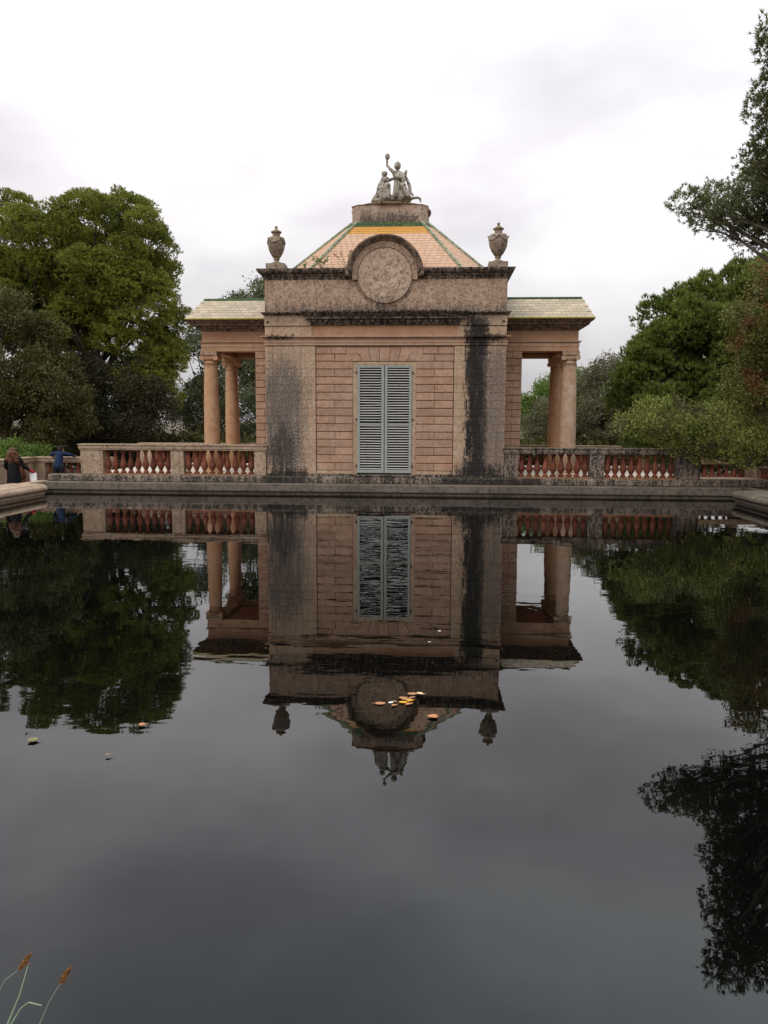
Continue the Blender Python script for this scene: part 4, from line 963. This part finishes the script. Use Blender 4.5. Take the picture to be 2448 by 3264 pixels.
# ================================================================== FLOATING LEAVES
def leafshape(L, W, curl, seed, lobes):
    r = random.Random(seed); n = 14; vs = [(0, 0, .004 + curl)]; fs = []
    for k in range(n):
        a = 2 * math.pi * k / n; rr = 1 + .12 * math.cos(lobes * a) + r.uniform(-.07, .07)
        x, y = math.cos(a) * L / 2 * rr, math.sin(a) * W / 2 * rr
        vs.append((x, y, .003 + curl * (1.0 - abs(math.cos(a)) * r.uniform(.2, 1.4))))
    for k in range(n): fs.append((0, 1 + k, 1 + (k + 1) % n))
    mb = MB().add(vs, fs); lo = [(x, y, z - .002) for x, y, z in vs]; m = len(vs)
    mb.add(lo, [tuple(reversed(f)) for f in fs]); mb.tube([(L * .45, 0, .004), (L * .62, 0, .006), (L * .8, .004, .004)], .0015, 4)
    return mb.mesh('leaf')
def lm(n, c): return paint(n, c, .75, tuple(v * .7 for v in c), spec=.12)
LY, LT, LP_, LB = lm('yellow_leaf', (0.62, 0.33, 0.03)), lm('tan_leaf', (0.36, 0.175, 0.085)), lm('pale_leaf', (0.62, 0.45, 0.25)), lm('brown_leaf', (0.24, 0.13, 0.075))
LW = lm('white_leaf', (0.82, 0.78, 0.72)); LS = lm('salmon_leaf', (0.42, 0.17, 0.08)); LG = lm('olive_leaf', (0.20, 0.17, 0.07))
spec = [(1.12, -18.27, .085, LT, 'tan leaf at the left tip of the floating leaf cluster'), (1.205, -18.245, .035, LW, 'tiny white leaf in the floating leaf cluster'), (1.235, -18.305, .05, LT, 'small folded tan leaf at the bottom of the floating cluster'),
        (1.235, -18.225, .04, LB, 'small dark brown leaf in the floating cluster left of the yellow one'), (1.305, -18.235, .065, LY, 'squarish bright yellow leaf in the middle of the floating cluster'), (1.355, -18.19, .06, LY, 'oval yellow leaf just right of the squarish yellow one'),
        (1.355, -18.27, .06, LS, 'orange leaf with a stem at the lower right of the floating cluster'), (1.295, -18.135, .06, LT, 'tan leaf above the yellow leaves in the floating cluster'), (1.325, -18.165, .075, LT, 'longest tan leaf lying just above the yellow leaves'),
        (1.375, -18.125, .055, LB, 'brown leaf under the big round tan leaf of the floating cluster'), (1.375, -18.04, .085, LT, 'large round tan leaf near the upper end of the floating cluster'), (1.44, -18.03, .065, LP_, 'cream leaf at the upper right end of the floating cluster'),
        (1.55, -18.53, .08, LS, 'single salmon leaf floating right of the cluster'), (-0.63, -18.86, .055, LS, 'single pinkish leaf floating in the left tree reflection'), (-1.3, -19.19, .07, LG, 'faded olive leaf floating farthest left'),
        (1.62, -16.07, 0.03, LW, 'white speck of a leaf above the cluster, the farther of two'), (1.51, -16.5, 0.03, LW, 'white speck of a leaf above the cluster, the nearer of two'), (-0.66, -19.4, .04, LB, 'thin dark leaf floating below the left tree reflection')]
for i, (x, y, L, m_, lab) in enumerate(spec):
    o = link('floating_leaf', leafshape(L, L * rng.uniform(.6, .95), rng.uniform(.0005, .003), 40 + i, rng.choice([2, 3, 5])), m_, None, (x, y, 0.004 + 0.0006 * i))
    o.rotation_euler = (0, 0, rng.uniform(-.6, .6) + (math.pi if i % 3 == 0 else 0)); tag(o, lab, 'leaf', 'leaves floating on the pool')

# ================================================================== GRASSES AT THE NEAR RIM
M_stalk = paint('dry_grass_stalk', (0.16, 0.17, 0.13), .6); M_blade = paint('green_grass_blade', (0.22, 0.28, 0.17), .6); M_seed = leafmat('orange_seed_head', (0.20, 0.085, 0.025), (0.33, 0.16, 0.055), trans=.3, clump=20)
def grass(pts, label, seed, head=True, mat=None, wd=.0022):
    r = np.random.default_rng(seed); pts = [Vector(p) for p in pts]
    root = pts[0] + (pts[0] - pts[1]).normalized() * .12; root.z = max(root.z, .33)
    o = empty('grass_stalk', tuple(pts[0]), label, 'grass', 'grasses at the near pool rim')
    d = pts[-1] - pts[0]
    base = Vector((pts[0].x - d.x * .25, -22.72, 0.34))
    allp = [base] + pts
    MB().tube(allp, [wd * 1.2] + [wd * (1 - .6 * i / len(pts)) for i in range(len(pts))], 5).build('stem', mat or M_stalk, o)
    if head:
        a, b_ = pts[-2], pts[-1]; N = 170
        t = r.uniform(0, 1, N); ax = np.array(b_ - a); P0 = np.array(a) + t[:, None] * ax; sp = .0023 * np.sin(np.pi * np.clip(t * .9 + .1, 0, 1)) + .001
        P0 = P0 + r.normal(size=(N, 3)) * sp[:, None]
        q = leaves(r, P0, np.broadcast_to(unit(ax), (N, 3)), 1, .016, .0032, .22, .05)
        link('seed_head', mesh_np('seed_head', q, 4), M_seed, o)
grass([(0.4005, -22.3328, 0.5303), (0.4292, -22.3231, 0.5985), (0.4581, -22.3155, 0.6480), (0.4845, -22.3092, 0.6881)], 'grass stalk with the larger orange seed head, right of the others', 1)
grass([(0.2353, -22.2962, 0.5437), (0.2753, -22.2838, 0.6283), (0.3160, -22.2776, 0.6598), (0.3456, -22.2713, 0.6980)], 'grass stalk with a small orange seed head near the left edge', 2)
grass([(0.3080, -22.3386, 0.5299), (0.3431, -22.3262, 0.6181), (0.3663, -22.3151, 0.7009)], 'thin upright green grass blade between the seed heads', 3, False, M_blade, .003)
grass([(0.3415, -22.3779, 0.5648), (0.3711, -22.3702, 0.6146), (0.3932, -22.3668, 0.6317), (0.4301, -22.3656, 0.6228)], 'bent green grass blade with a dry drooping tip', 4, False, M_blade, .0025)
